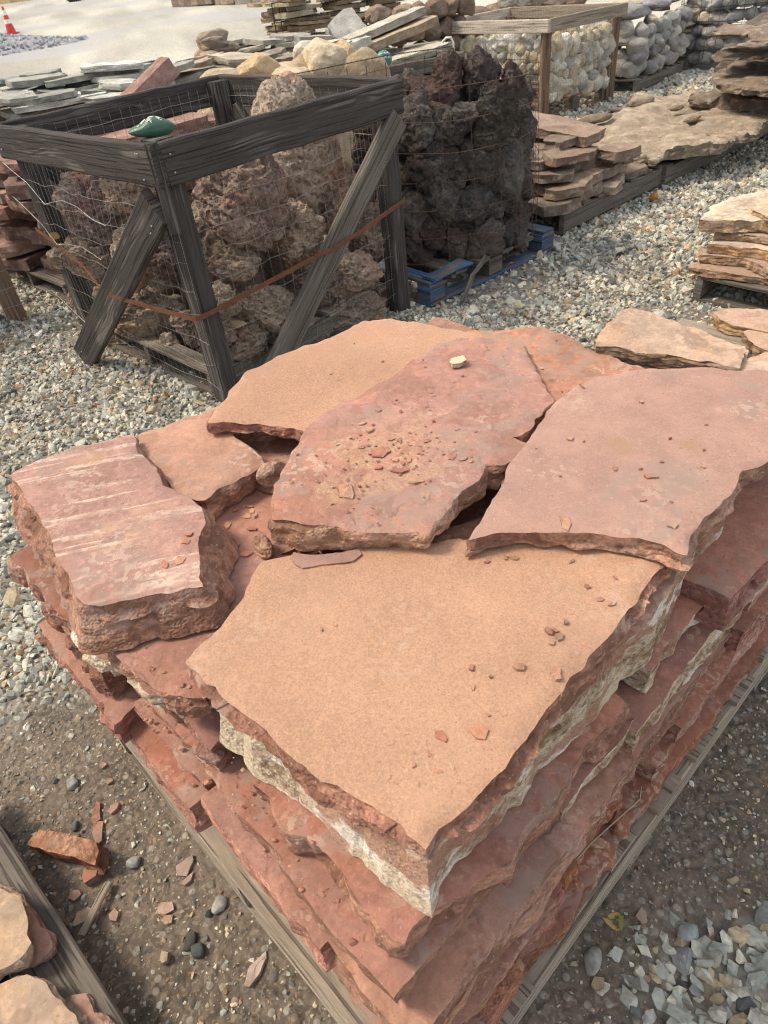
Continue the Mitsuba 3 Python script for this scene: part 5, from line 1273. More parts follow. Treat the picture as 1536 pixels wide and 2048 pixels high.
for s, t, z, a, b in ((0.3, 0.35, 0.74, 0.34, 0.2), (0.95, 0.35, 0.72, 0.3, 0.2), (0.6, 0.6, 0.78, 0.3, 0.25), (1.5, 0.35, 0.76, 0.3, 0.22), (1.95, 0.4, 0.80, 0.3, 0.22), (0.4, 0.8, 0.66, 0.4, 0.3), (1.1, 0.8, 0.66, 0.4, 0.3), (1.8, 0.8, 0.66, 0.4, 0.3)):
    q = C6(s, t)
    grey([*q, z], (a, b, 0.06), 'long flat slab laid over the grey stones right of the tan crate', Y6 + R6.normal(0, 0.15), 16)
# gabion cage of grey cobbles at the upper right corner
gc_ = np.array([5.0, 9.9])
gb = thing('wire_basket', 'round black rimmed wire basket of grey cobbles at the upper right corner', 'basket')
gz = float(terrain(*gc_))
ms = []
for z in np.linspace(0.05, 0.75, 6):
    a = np.linspace(0, 2 * math.pi, 30)
    ms.append(tube(np.column_stack([gc_[0] + 0.62 * np.cos(a), gc_[1] + 0.62 * np.sin(a), np.full(30, gz + z)]), 0.004 if z < 0.7 else 0.02, 4))
for a in np.arange(0, 6.28, 0.2):
    ms.append(tube([(gc_[0] + 0.62 * math.cos(a), gc_[1] + 0.62 * math.sin(a), gz + z) for z in (0.0, 0.4, 0.75)], 0.003, 3))
put(gb + '__netting', join(ms), 'dark_rubber', True)
for k in range(5):
    for i in range(10):
        a = math.pi + (i + 0.5 * (k % 2)) * math.pi / 9.5
        put(thing('cobble', f'grey cobble in the round black wire basket, {NTH[k]} row, {ORD[i]}', 'stone', 'grey cobbles in the round basket'), rock((gc_[0] + 0.5 * math.cos(a), gc_[1] + 0.5 * math.sin(a), gz + 0.1 + k * 0.135), (0.14, 0.12, 0.075), R6, 2, p=6, lump=0.08, col=G6[int(R6.integers(6))]), 'stone', False)
for i in range(9):
    put(thing('cobble', 'grey cobble heaped on top of the round wire basket', 'stone', 'cobbles on top of the round basket'), rock((gc_[0] + R6.uniform(-0.35, 0.35), gc_[1] + R6.uniform(-0.35, 0.35), gz + 0.74), (0.17, 0.15, 0.09), R6, 2, p=6, lump=0.08, col=G6[int(R6.integers(6))]), 'stone', False)

# ------------------------------------------------------------------ brown boulders and walls of stone behind
R7 = np.random.default_rng(101)
B7 = [(0.21, 0.155, 0.115), (0.25, 0.185, 0.135), (0.18, 0.14, 0.11), (0.28, 0.20, 0.14)]
def brown(c, r, lab, w=0.0, p=11, col=None, group=True, planes=11):
    put(thing('brown_boulder', lab, 'boulder', lab.partition(',')[0] if group else None), rock(c, 1.16 * np.array(r), R7, 3, p=1.6 * p, planes=planes, lump=0.10, col=B7[int(R7.integers(4))] if col is None else col, R=rot([0, 0, 1], w) @ rot([1, 0.3, 0], R7.normal(0, 0.15)), fine=0.006), 'stone', False)
at7 = frame((0.72, 8.75), 0.35)
for k in range(2, 6):
    for i in range(5):
        x, y = at7(0.08 + i * 0.185 + 0.08 * (k % 2), 0.0 + 0.02 * R7.normal())
        brown((x, y, 0.12 + k * 0.175), (0.105, 0.13, 0.092), f'blocky boulder in the {NTH[k]} course of the brown boulder wall, {ORD[i]}', 0.35)
for k in range(2, 6):
    for i in range(2):
        x, y = at7(0.0, 0.2 + i * 0.2)
        brown((x, y, 0.12 + k * 0.175), (0.12, 0.10, 0.09), f'blocky boulder on the end of the boulder wall, {NTH[k]} course, {("near", "far")[i]} one', 0.35)
for i in range(3):
    x, y = at7(0.2 + 0.3 * i, 0.15)
    brown((x, y, 0.22), (0.2, 0.25, 0.24), f'big brown boulder at the foot of the brown boulder wall, {ORD[i]}', 0.35)
at8 = frame((1.62, 10.2), 0.25)
for k in range(4):
    for i in range(5):
        x, y = at8(0.1 + i * 0.34 + 0.15 * (k % 2), 0.0)
        brown((x, y, float(terrain(x, y)) + 0.14 + k * 0.19), (0.22, 0.18, 0.105), f'long boulder in the {NTH[k]} row behind the tan crate, {ORD[i]}', 0.25 + R7.normal(0, 0.1))
for i in range(3):
    brown((2.25 + i * 0.2, 10.05, 0.93), (0.12, 0.11, 0.08), f'pale rounded stone on the long brown boulders, {ORD[i]}', 0.2, 6, (0.48, 0.45, 0.38))
brown((3.30, 9.75, 0.42), (0.26, 0.22, 0.30), 'dark boulder just beyond the right corner of the tan crate', 0.4, 8, (0.10, 0.085, 0.075), False)
# thin brown flagstones stacked in a wire frame
THN = [(0.36, 0.28, 0.18), (0.42, 0.35, 0.25), (0.28, 0.21, 0.14), (0.46, 0.40, 0.30), (0.24, 0.19, 0.14)]
flag_stack((-0.30, 9.35), 0.42, 1.25, 0.9, 0.0, 1.16, THN, 'thin brown flagstone in the # of the tall stack at the back', 'thin brown flagstones at the back', 111, zvis=0.66, th=(0.038, 0.06), size=(0.4, 0.65), tiltmax=0.05, jit=0.07, inner=False)
wf = thing('wire_basket', 'dark wire frame at the left end of the tall thin flagstone stack', 'basket')
ms = [tube([(-0.52, 9.55, z), (-0.1, 10.3, z)], 0.006, 4) for z in (0.75, 0.9, 1.05, 1.2)] + [tube([(-0.52 + 0.42 * f, 9.55 + 0.75 * f, 0.0), (-0.52 + 0.42 * f, 9.55 + 0.75 * f, 1.2)], 0.006, 4) for f in np.linspace(0, 1, 7)] + [tube([(-0.52, 9.55, z), (0.1, 9.35, z)], 0.006, 4) for z in (1.05, 1.2)]
put(wf + '__bars', join(ms), 'dark_rubber', True)
# pale thin flagstones in front of it
PALE = [(0.50, 0.48, 0.40), (0.58, 0.56, 0.49), (0.40, 0.37, 0.29), (0.34, 0.33, 0.30), (0.48, 0.40, 0.27)]
flag_stack((-0.72, 8.25), 0.45, 0.95, 0.8, 0.0, 0.94, PALE, 'pale thin flagstone in the # of the fanned stack at the back', 'pale flagstones in the fanned stack', 113, zvis=0.66, th=(0.035, 0.055), size=(0.34, 0.55), tiltmax=0.12, jit=0.09, inner=False)
# long slabs lying slanted, and the pallet box they rest on
bx_ = frame((0.40, 6.62), 0.42)
tb_ = thing('timber_box', 'grey timber box of planks behind the lava basket, carrying long slabs', 'box')
for a, b, z, h in (((0, 0), (0.85, 0), 0.74, 0.09), ((0, 0), (0.85, 0), 0.45, 0.09), ((0, 0), (0, 0.7), 0.74, 0.09), ((0.85, 0), (0.85, 0.7), 0.74, 0.09), ((0, 0.7), (0.85, 0.7), 0.74, 0.09)):
    part(tb_, 'plank', board(np.append(bx_(*a), z), np.append(bx_(*b), z), 0.035, h, 1 if h else 0, seed=int(R7.integers(90))), 'weathered_wood')
for s, t in ((0.03, 0.03), (0.82, 0.03), (0.42, 0.03), (0.03, 0.67), (0.82, 0.67)):
    part(tb_, 'post', board(np.append(bx_(s, t), 0), np.append(bx_(s, t), 0.72), 0.07, 0.07, 5, up=(0, 1, 0), seed=3, seg=3), 'weathered_wood')
painted((0.47, 6.60, 0.845), (0.065, 0.05, 0.06), 'teal_paint', 'round teal painted stone on the grey timber box', 0.1)
LG = (0.33, 0.30, 0.245)
plank_stone((0.02, 7.55, 0.78), (1.05, 7.85, 0.98), 0.34, 0.07, (0.37, 0.30, 0.22), 'longest slab slanting up to the right in the back, brown faced', 21, (0.30, 0.235, 0.17))
plank_stone((0.20, 7.75, 0.90), (0.95, 7.95, 1.06), 0.30, 0.06, (0.44, 0.42, 0.36), 'grey slab with a ragged face above the longest slanting slab', 22, (0.34, 0.32, 0.27))
plank_stone((0.25, 7.3, 0.70), (1.10, 7.55, 0.80), 0.36, 0.06, (0.40, 0.38, 0.31), 'slab under the longest slanting slab, ending by the white hook', 23)
plank_stone((0.10, 7.5, 0.86), (0.42, 7.6, 0.90), 0.26, 0.09, (0.42, 0.43, 0.38), 'greenish grey block at the left end of the slanting slabs', 24, (0.50, 0.51, 0.45))
plank_stone((-0.24, 7.75, 0.93), (0.05, 7.85, 0.90), 0.22, 0.13, (0.36, 0.36, 0.33), 'grey square block between the fanned stack and the slanting slabs', 25)
plank_stone((0.12, 7.95, 0.92), (0.38, 8.05, 1.05), 0.30, 0.05, (0.50, 0.48, 0.46), 'light grey slab standing on edge in front of the tall thin stack', 26, roll=0.9)
flag_stack((0.0, 7.45), 0.3, 1.2, 0.7, 0.0, 0.72, [LG, (0.26, 0.24, 0.20)], 'grey brown slab in the # under the long slanting slabs', 'slabs under the long slanting slabs', 115, zvis=0.56, th=(0.06, 0.09), size=(0.35, 0.6), inner=False)
hk = [(1.06, 7.35, 0.84), (1.09, 7.33, 0.87), (1.13, 7.32, 0.87), (1.15, 7.32, 0.83), (1.15, 7.32, 0.72)]
put(thing('metal_hook', 'white bent pipe hook at the right end of the long slanting slabs', 'hook'), tube(hk, 0.011, 6), 'white_paint', True)
# tan boulders behind the dark crate
TAN = (0.50, 0.40, 0.27)
for c, r, col, lab, w in (((0.0, 6.55, 0.86), (0.19, 0.2, 0.17), (0.56, 0.47, 0.34), 'big cream boulder with a sharp edge behind the dark crate', 0.7), ((0.17, 6.55, 0.80), (0.12, 0.15, 0.19), (0.50, 0.39, 0.26), 'second cream boulder leaning on the big one behind the dark crate', 0.2),
                      ((-0.30, 6.45, 0.80), (0.20, 0.2, 0.12), (0.54, 0.44, 0.31), 'low cream boulder behind the back rail of the dark crate', 0.1), ((-0.55, 6.5, 0.86), (0.17, 0.17, 0.13), (0.48, 0.36, 0.22), 'tan boulder left of the cream boulders behind the dark crate', 0.3),
                      ((-0.86, 6.5, 0.82), (0.19, 0.2, 0.10), (0.50, 0.42, 0.30), 'flat tan boulder left end of the row behind the dark crate', 0.0), ((-0.15, 6.8, 0.93), (0.10, 0.1, 0.08), (0.60, 0.55, 0.45), 'small white boulder on the cream boulders', 0.4)):
    brown(c, r, lab, w, 30, col, False, 8)
for i in range(9):
    brown((-1.0 + i * 0.16, 6.45 + 0.1 * (i % 2), 0.52 + 0.1 * (i % 3)), (0.17, 0.2, 0.2), 'tan boulder low in the row behind the dark crate', 0.3 * i, 10, (0.40, 0.31, 0.21))
for x in np.linspace(-1.05, 0.3, 6):
    brown((x, 6.5, 0.22), (0.2, 0.22, 0.24), 'tan boulder at the bottom of the row behind the dark crate', x, 10, (0.38, 0.30, 0.2))
tw = thing('wire_basket', 'thin dark wire fence in front of the tan boulders', 'basket')
ms = [tube([(-0.9, 6.18, z - 0.02), (-0.1, 6.2, z + 0.02), (0.45, 6.25, z + 0.05), (1.0, 6.4, z + 0.04)], 0.0035, 4) for z in (0.85, 0.70)] + [tube([(x, 6.2, 0.0), (x, 6.2, 0.85 + 0.03 * x)], 0.003, 4) for x in np.arange(-0.9, 1.0, 0.15)]
put(tw + '__netting', join(ms), 'dark_rubber', True)
# rubble of brown stone
for i in range(46):
    a, q = R7.uniform(0, 6.28), math.sqrt(R7.uniform(0, 1))
    x, y = -1.12 + 0.52 * q * math.cos(a), 8.5 + 0.4 * q * math.sin(a)
    brown((x, y, 0.34 + 0.68 * (1 - q) + R7.uniform(-0.06, 0.06)), (0.15, 0.10, 0.06), 'brown stone of the rubble heap at the back left', R7.uniform(0, 3), 12, [(0.33, 0.27, 0.21), (0.27, 0.22, 0.18), (0.38, 0.28, 0.20)][int(R7.integers(3))])
brown((-1.12, 8.5, 0.1), (0.6, 0.5, 0.5), 'large stone at the core of the rubble heap at the back left', 0, 8, (0.25, 0.2, 0.16), False)
for k, (x, y, z) in enumerate(((-1.6, 7.5, 0.80), (-1.3, 7.45, 0.82), (-1.0, 7.5, 0.80), (-0.7, 7.45, 0.82), (-1.5, 7.4, 0.72), (-1.15, 7.35, 0.74), (-0.85, 7.35, 0.75), (-1.45, 7.55, 0.89), (-1.6, 7.5, 0.95), (-1.25, 7.55, 0.88), (-0.95, 7.5, 0.87), (-0.7, 7.3, 0.70), (-1.75, 7.4, 0.78), (-1.1, 7.6, 0.93))):
    c = [(0.33, 0.27, 0.21), (0.38, 0.30, 0.24), (0.28, 0.22, 0.17), (0.44, 0.38, 0.30)][k % 4]
    put(thing('broken_stone', 'broken brown flagstone of the low heap beyond the propped slab', 'stone slab', 'flagstones of the low heap'), flag(x, y, z, R7.uniform(0.14, 0.24), R7.uniform(0.10, 0.16), R7.uniform(0, 3), 0.06, c, tuple(0.85 * q for q in c), R7, 7, 0.25, 0.05), 'stone', False)
def strewn_flags(n, x0, x1, y0, y1, z0, z1, cols, label, group, name, r0=0.12, r1=0.24, tl=0.16):
    for k in range(n):
        f = k / n
        c = cols[int(R7.integers(len(cols)))]
        q = R7.uniform(0.85, 1.15)
        x, y = R7.uniform(x0, x1), R7.uniform(y0, y1)
        z = z0 + (z1 - z0) * f
        put(thing(name, label, 'stone slab', group), flag(x, y, z, R7.uniform(r0, r1), R7.uniform(0.7 * r0, 0.7 * r1), R7.uniform(-0.4, 1.2), R7.uniform(0.025, 0.05), tuple(q * j for j in c), tuple(0.8 * q * j for j in c), R7, 7, tl, 0.05), 'stone', False)
strewn_flags(34, -1.25, 0.15, 7.0, 7.75, 0.74, 0.96, [(0.33, 0.28, 0.22), (0.40, 0.35, 0.28), (0.26, 0.22, 0.18), (0.46, 0.42, 0.34)], 'thin broken slab strewn behind the tan boulders', 'thin slabs strewn behind the tan boulders', 'broken_flagstone')
strewn_flags(30, -2.75, -1.45, 5.75, 6.9, 0.84, 1.06, [(0.34, 0.345, 0.31), (0.27, 0.28, 0.255), (0.44, 0.44, 0.40), (0.22, 0.225, 0.21)], 'thin grey slab strewn over the stacks at the upper left', 'thin grey slabs strewn at the upper left', 'grey_flagstone', 0.14, 0.26, 0.12)
for i in range(8):
    brown((-1.7 + i * 0.17, 7.45, 0.28), (0.17, 0.2, 0.28), 'stone low in the heap beyond the propped slab', i, 9, (0.28, 0.21, 0.16))
flag_stack((-0.9, 6.95), 0.4, 0.9, 0.5, 0.0, 0.74, PALE, 'pale slab in the # of the low stack behind the tan boulders', 'pale slabs behind the tan boulders', 119, zvis=0.58, th=(0.05, 0.08), size=(0.3, 0.5), inner=False)

# ------------------------------------------------------------------ far yard: cone, gravel heap, barrow, pallets of blocks
cone = thing('traffic_cone', 'red and white striped traffic cone beyond the gravel heap', 'traffic cone')
cz = float(terrain(-8.9, 24.85))
CP = np.array([-8.9, 24.85, cz])
put(cone + '__base', (trimesh.creation.box((0.34, 0.34, 0.03)).vertices + CP + [0, 0, 0.015], trimesh.creation.box((0.34, 0.34, 0.03)).faces, np.zeros((8, 2))), 'cone_red')
rr_ = lambda z: 0.135 - 0.17 * z
for z0, z1, mt, nm in ((0.03, 0.24, 'cone_red', 'lower_band'), (0.24, 0.34, 'white_paint', 'white_collar'), (0.34, 0.44, 'cone_red', 'middle_band'), (0.44, 0.56, 'white_paint', 'upper_collar'), (0.56, 0.64, 'cone_red', 'tip')):
    pr_ = [(rr_(z0), z0), (rr_(z1), z1)] + ([(0.0, z1)] if nm == 'tip' else [])
    put(f'{cone}__{nm}', lathe(pr_, CP), mt, True)
HR = np.random.default_rng(131)
a_ = np.linspace(0, 2 * math.pi, 40, endpoint=False)
hv, hf = [], []
for k, q in enumerate(np.linspace(0, 1, 12)):
    for a in a_:
        x, y = -8.55 + 1.85 * q * math.cos(a) * (1 + 0.5 * max(0, math.cos(a))), 21.2 + 1.3 * q * math.sin(a)
        hv.append((x, y, float(terrain(x, y)) - 0.02 + 0.42 * (1 - q) ** 1.2 + 0.02 * HR.normal()))
for k in range(11):
    for i in range(40):
        b = k * 40 + i
        c = k * 40 + (i + 1) % 40
        hf += [(b, b + 40, c), (c, b + 40, c + 40)]
hm = [(np.array(hv), np.array(hf), np.tile(enc((0.36, 0.38, 0.42)), (len(hv), 1)))]
for i in range(900):
    q, a = math.sqrt(HR.uniform(0, 1)), HR.uniform(0, 6.283)
    x, y = -8.55 + 1.8 * q * math.cos(a) * (1 + 0.5 * max(0, math.cos(a))), 21.2 + 1.3 * q * math.sin(a)
    pv, pf = PROTO[i % 36]
    c = HR.choice([0.22, 0.34, 0.46, 0.58])
    hm.append((pv * HR.uniform(0.025, 0.05) + [x, y, float(terrain(x, y)) + 0.42 * (1 - q) ** 1.2], pf, np.tile(enc((c * 0.95, c, c * 1.08)), (len(pv), 1))))
put('gravel_heap', join(hm), 'pebble_stone')
tag('gravel_heap', 'low heap of bluish grey crushed stone in front of the traffic cone', 'gravel heap', None, 'stuff')
COUNT['gravel_heap'] = 1
put(thing('field_stone', 'grey stone at the left edge beside the traffic cone', 'stone'), rock((-9.45, 24.2, cz + 0.22), (0.18, 0.2, 0.26), HR, 2, col=(0.2, 0.19, 0.16)), 'stone')
put(thing('field_stone', 'dark low object at the far top edge of the yard', 'stone'), rock((-11.2, 40.6, 1.45), (0.5, 0.4, 0.35), HR, 3, col=(0.05, 0.045, 0.045)), 'stone')  # unidentified dark object, given the shape of a boulder
# barrow
wb_ = thing('wheelbarrow', 'dark green garden cart with a pole at the left edge beyond the grey flagstones', 'cart')
WB = np.array([-4.05, 10.1, 0.08])
bt = trimesh.creation.box((0.9, 0.65, 0.30))
bv = np.array(bt.vertices)
bv[:, :2] *= np.where(bv[:, 2:] > 0, 1.0, 0.72)
bt = trimesh.Trimesh(bv, bt.faces)
inn = bt.copy()
inn.apply_scale((0.93, 0.9, 0.95))
inn.apply_translation((0, 0, 0.03))
try:
    bt = bt.difference(inn, engine='manifold')
except Exception:
    pass
put(wb_ + '__tray', (np.array(bt.vertices) + WB + [0, 0, 0.50], np.array(bt.faces), np.zeros((len(bt.vertices), 2))), 'cart_green')
wl = trimesh.creation.torus(0.15, 0.045, major_sections=24, minor_sections=8)
put(wb_ + '__wheel', (np.array(wl.vertices) @ rot([1, 0, 0], math.pi / 2).T + WB + [0.35, 0, 0.17], np.array(wl.faces), np.zeros((len(wl.vertices), 2))), 'dark_rubber', True)
for sg in (-1, 1):
    part(wb_, 'handle', tube([WB + [0.35, 0.06 * sg, 0.17], WB + [0.0, 0.25 * sg, 0.34], WB + [-0.95, 0.30 * sg, 0.52]], 0.016, 6), 'dark_rubber', True)
    part(wb_, 'leg', tube([WB + [-0.2, 0.25 * sg, 0.36], WB + [-0.25, 0.25 * sg, 0.0]], 0.014, 6), 'dark_rubber', True)
put(wb_ + '__pole', tube([WB + [0.30, -0.36, 0.36], WB + [-0.12, -0.30, 1.02]], 0.014, 6), 'dark_rubber', True)
# pallets of blocks at the top edge
for (x, y), (x2, y2), c, lab in (((-4.58, 27.2), (-3.2, 25.95), (0.27, 0.21, 0.16), 'brown block stack farthest left at the top edge'), ((-3.1, 25.95), (-2.45, 25.1), (0.29, 0.24, 0.19), 'brown block stack in the middle at the top edge'), ((-2.40, 24.95), (-1.65, 24.6), (0.33, 0.30, 0.26), 'greyer block stack on the right at the top edge')):
    k = thing('block_stack', lab, 'block stack', 'stacks of blocks at the top edge')
    L_ = math.hypot(x2 - x, y2 - y)
    e = np.array([(x2 - x) / L_, (y2 - y) / L_])
    n_ = max(2, int(round(L_ / 0.33)))
    zb = float(terrain(x, y)) - 0.03
    for r in range(4):
        for i in range(n_):
            for dpt in range(2):
                q = np.array([x, y]) + e * (L_ * (i + 0.5) / n_) + np.array([-e[1], e[0]]) * (0.17 + 0.34 * dpt)
                R = np.array([[e[0], -e[1], 0], [e[1], e[0], 0], [0, 0, 1]])
                m = trimesh.creation.box((L_ / n_ - 0.012, 0.33, 0.20))
                v = np.array(m.vertices) + HR.normal(0, 0.006, (8, 3))
                t = HR.uniform(0.75, 1.2)
                part(k, 'block', (v @ R.T + [q[0], q[1], zb + 0.105 + r * 0.208], np.array(m.faces), np.tile(enc(tuple(t * j for j in c)), (8, 1))), 'stone')

# ------------------------------------------------------------------ buff slabs on pallets at the right
N8, Y8 = np.array([1.42, 1.27]), math.radians(38)
pallet(N8, Y8, 0.92, 1.2, 0.13, 1, 'weathered pallet of thin buff slabs at the right behind the red stack', seed=10, deck_kind=4)
N9 = np.array([2.30, 2.41])
pallet(N9, Y8, 1.2, 1.02, 0.13, 1, 'grey pallet under the cream slabs at the right edge', seed=11)
TANC, TANS = (0.50, 0.365, 0.275), (0.30, 0.215, 0.14)
R9 = np.random.default_rng(137)
def tanslab(o, z, th, top, side, lab, **k):
    k.setdefault('jag', 0.008)
    put(thing('buff_flagstone', lab, 'stone slab'), slab(o, z, th, top, side, 0, 2, int(R9.integers(999)), ds=0.012, rings=5, grid=0.02, rough=0.009, **k), 'sandstone', True)
tanslab([[0.935,2.561],[0.961,2.511],[1.058,2.438],[1.150,2.363],[1.276,2.290],[1.386,2.198],[1.512,2.374],[1.401,2.572],[1.240,2.698],[1.067,2.700]], 0.155, 0.024, (0.54, 0.42, 0.34), TANS, 'pale lowest buff slab under the large one right behind the red stack')
tanslab([[0.933,2.484],[0.983,2.593],[1.062,2.691],[1.135,2.775],[1.185,2.792],[1.229,2.734],[1.279,2.653],[1.338,2.543],[1.407,2.426],[1.469,2.335],[1.435,2.275],[1.370,2.193],[1.316,2.233],[1.232,2.299],[1.155,2.347],[1.091,2.383],[1.012,2.438]], 0.205, 0.045, TANC, TANS, 'large buff slab with a wavy left rim right behind the red stack', steps=0.006)
tanslab([[1.507,2.704],[1.567,2.712],[1.662,2.686],[1.758,2.623],[1.831,2.457],[1.673,2.319],[1.621,2.459],[1.575,2.512],[1.518,2.565],[1.498,2.612]], 0.18, 0.045, (0.47, 0.33, 0.25), (0.42, 0.29, 0.16), 'purplish buff slab on the weathered boards at the right edge')
tanslab([[1.551,2.508],[1.629,2.533],[1.694,2.498],[1.752,2.317],[1.613,2.207],[1.557,2.330],[1.532,2.382]], 0.17, 0.04, (0.48, 0.35, 0.27), TANS, 'second purplish buff slab lower at the right edge')
tanslab([[1.368,2.206],[1.444,2.284],[1.537,2.314],[1.626,2.163],[1.554,1.975],[1.427,2.082]], 0.17, 0.04, (0.50, 0.37, 0.29), TANS, 'buff slab just above the wide purple slab at the right edge')
tanslab([[1.633,3.246],[1.719,3.294],[1.967,3.288],[2.252,2.937],[1.967,2.649],[1.896,2.988],[1.757,3.110],[1.672,3.189]], 0.168, 0.034, (0.36, 0.26, 0.20), (0.34, 0.23, 0.15), 'lowest brown slab of the cream slab stack at the right edge')
tanslab([[1.703,3.316],[1.790,3.359],[1.991,3.357],[2.055,3.193],[1.892,2.976],[1.877,3.139],[1.770,3.208],[1.691,3.261]], 0.212, 0.038, (0.40, 0.29, 0.22), (0.38, 0.26, 0.17), 'second brown slab of the cream slab stack at the right edge')
tanslab([[1.904,3.142],[1.989,3.204],[2.271,2.989],[1.994,2.714],[1.892,2.990]], 0.205, 0.03, (0.40, 0.30, 0.24), (0.38, 0.27, 0.19), 'short brown piece beside the second slab of the cream slab stack')
tanslab([[1.721,3.258],[1.822,3.342],[2.053,3.326],[2.238,2.966],[2.048,2.658],[1.931,3.094],[1.842,3.180],[1.752,3.246]], 0.262, 0.046, (0.50, 0.42, 0.34), (0.44, 0.28, 0.15), 'slab with an orange edge in the cream slab stack at the right edge')
tanslab([[1.774,3.299],[1.975,3.368],[2.194,3.314],[2.238,2.986],[2.048,2.856],[1.950,3.148],[1.845,3.253]], 0.300, 0.034, (0.48, 0.42, 0.36), TANS, 'grey buff slab under the top cream slab at the right edge')
tanslab([[1.692,3.330],[1.772,3.431],[1.857,3.518],[1.992,3.586],[2.086,3.619],[2.202,3.641],[2.295,3.526],[2.305,3.206],[2.156,2.887],[2.018,3.032],[1.950,3.192],[1.939,3.213],[1.811,3.261],[1.731,3.296]], 0.362, 0.056, (0.62, 0.545, 0.43), (0.42, 0.31, 0.19), 'cream slab on top of the stack at the right edge', steps=0.004)
tanslab([[1.932,3.288],[2.025,3.403],[2.131,3.426],[2.176,3.244],[2.030,3.066],[1.938,3.169],[1.931,3.205]], 0.39, 0.026, (0.56, 0.47, 0.36), (0.50, 0.36, 0.21), 'small buff slab on the cream slab at the right edge')

# ------------------------------------------------------------------ lower left corner: pallet with buff pieces
pb = thing('pallet', 'grey pallet with an oak grained edge board in the lower left corner', 'pallet')
a0, a1 = np.array([[-1.046,0.933],[-0.545,0.389]])
dv = (a1 - a0) / np.linalg.norm(a1 - a0)
nv = np.array([-dv[1], dv[0]])
if nv[0] > 0:
    nv = -nv
for i in range(4):
    o = nv * (0.055 + i * 0.135)
    part(pb, 'deck_board', board([*(a0 + o), 0.09], [*(a1 + dv * 0.3 + o), 0.09], 0.112, 0.022, 1, seed=51 + i, wear=0.003, seg=16), 'weathered_wood')
for i in range(3):
    q = a0 + (a1 - a0) * (0.15 + 0.42 * i)
    part(pb, 'stringer', board([*(q - nv * 0.0), 0.04], [*(q + nv * 0.6), 0.04], 0.04, 0.076, 1, seed=61 + i), 'weathered_wood')
BL = [(0.42, 0.32, 0.235), (0.40, 0.295, 0.225), (0.33, 0.205, 0.165), (0.36, 0.23, 0.185)]
tanslab([[-0.921,0.626],[-0.868,0.643],[-0.794,0.615],[-0.754,0.569],[-0.738,0.531],[-0.770,0.503],[-0.853,0.462]], 0.17, 0.03, BL[0], BL[1], 'buff slab highest in the lower left corner')
tanslab([[-0.856,0.452],[-0.788,0.482],[-0.742,0.485],[-0.692,0.452],[-0.634,0.413],[-0.615,0.390],[-0.642,0.352],[-0.792,0.354]], 0.155, 0.032, BL[0], BL[1], 'buff slab with a pale broken rim lowest in the lower left corner')
tanslab([[-0.934,0.682],[-0.869,0.672],[-0.832,0.651],[-0.788,0.613],[-0.736,0.558],[-0.725,0.535],[-0.735,0.520],[-0.752,0.502],[-0.881,0.549]], 0.128, 0.022, BL[3], BL[2], 'purplish buff piece showing under the slabs in the lower left corner')
tanslab([[-0.676,0.450],[-0.645,0.452],[-0.606,0.420],[-0.587,0.396],[-0.632,0.387],[-0.658,0.418]], 0.118, 0.014, BL[2], BL[2], 'thin red flake on the pallet board in the lower left corner')
# things lying on the soil
put(thing('stone_piece', 'brick shaped broken piece of red stone on the soil at the left', 'stone'), moved(slab([[-0.888,0.784],[-0.865,0.818],[-0.789,0.797],[-0.720,0.764],[-0.711,0.746],[-0.710,0.718],[-0.762,0.742],[-0.823,0.760]], 0.055, 0.045, (0.36, 0.185, 0.115), (0.22, 0.085, 0.06), 2, 2, 5, ds=0.007, rings=5, jag=0.003, relief=0.003, grid=0.01, rough=0.004), rot([0.6, -0.8, 0], 0.08), None, [-0.8, 0.76, 0.03]), 'sandstone', True)
def groundchip(o, c, lab, h=0.007):
    x, y = np.mean(o, 0)
    z = float(ground_z(x, y)) + h + 0.002
    m = slab(o, z, h + 0.003, c, tuple(0.85 * q for q in c), 0, 2, int(R9.integers(999)), ds=0.006, rings=2, jag=0.002, relief=0.001, chip=0.001, rough=0.001)
    put(thing('stone_flake', lab, 'stone chip'), moved(m, rot([R9.normal(), R9.normal(), 0], 0.08), None, [x, y, z]), 'sandstone')
GP, GT, GD = (0.38, 0.28, 0.23), (0.36, 0.29, 0.21), (0.36, 0.17, 0.12)
groundchip([[-0.773,0.846],[-0.771,0.895],[-0.760,0.891],[-0.752,0.849],[-0.764,0.839]], GD, 'long red splinter of stone pointing up behind the brick shaped piece')
groundchip([[-0.763,0.815],[-0.766,0.845],[-0.745,0.842],[-0.734,0.794],[-0.743,0.784]], (0.36, 0.22, 0.18), 'dull red flake between the long splinter and the brick shaped piece')
groundchip([[-0.756,0.711],[-0.756,0.732],[-0.720,0.724],[-0.722,0.711],[-0.746,0.698]], GD, 'dark red wedge of stone in front of the brick shaped piece', 0.02)
groundchip([[-0.781,0.677],[-0.780,0.694],[-0.765,0.695],[-0.753,0.684],[-0.765,0.670]], GP, 'pinkish flake by the pallet board at the left')
groundchip([[-0.755,0.622],[-0.754,0.648],[-0.733,0.658],[-0.720,0.649],[-0.728,0.628],[-0.751,0.621]], GT, 'long tan flake beside the strip of wood')
groundchip([[-0.682,0.635],[-0.673,0.647],[-0.661,0.637],[-0.663,0.620],[-0.676,0.624]], GP, 'small pink flake right of the strip of wood')
groundchip([[-0.579,0.636],[-0.575,0.645],[-0.549,0.644],[-0.543,0.628],[-0.560,0.620],[-0.575,0.623]], GP, 'round pink flake with a crack in the middle of the soil')
groundchip([[-0.566,0.609],[-0.560,0.620],[-0.543,0.618],[-0.544,0.603],[-0.555,0.602]], GP, 'second pink flake just below the cracked one')
groundchip([[-0.552,0.716],[-0.517,0.738],[-0.513,0.724],[-0.524,0.691],[-0.547,0.696]], GP, 'broad triangular pink flake near the pallet')
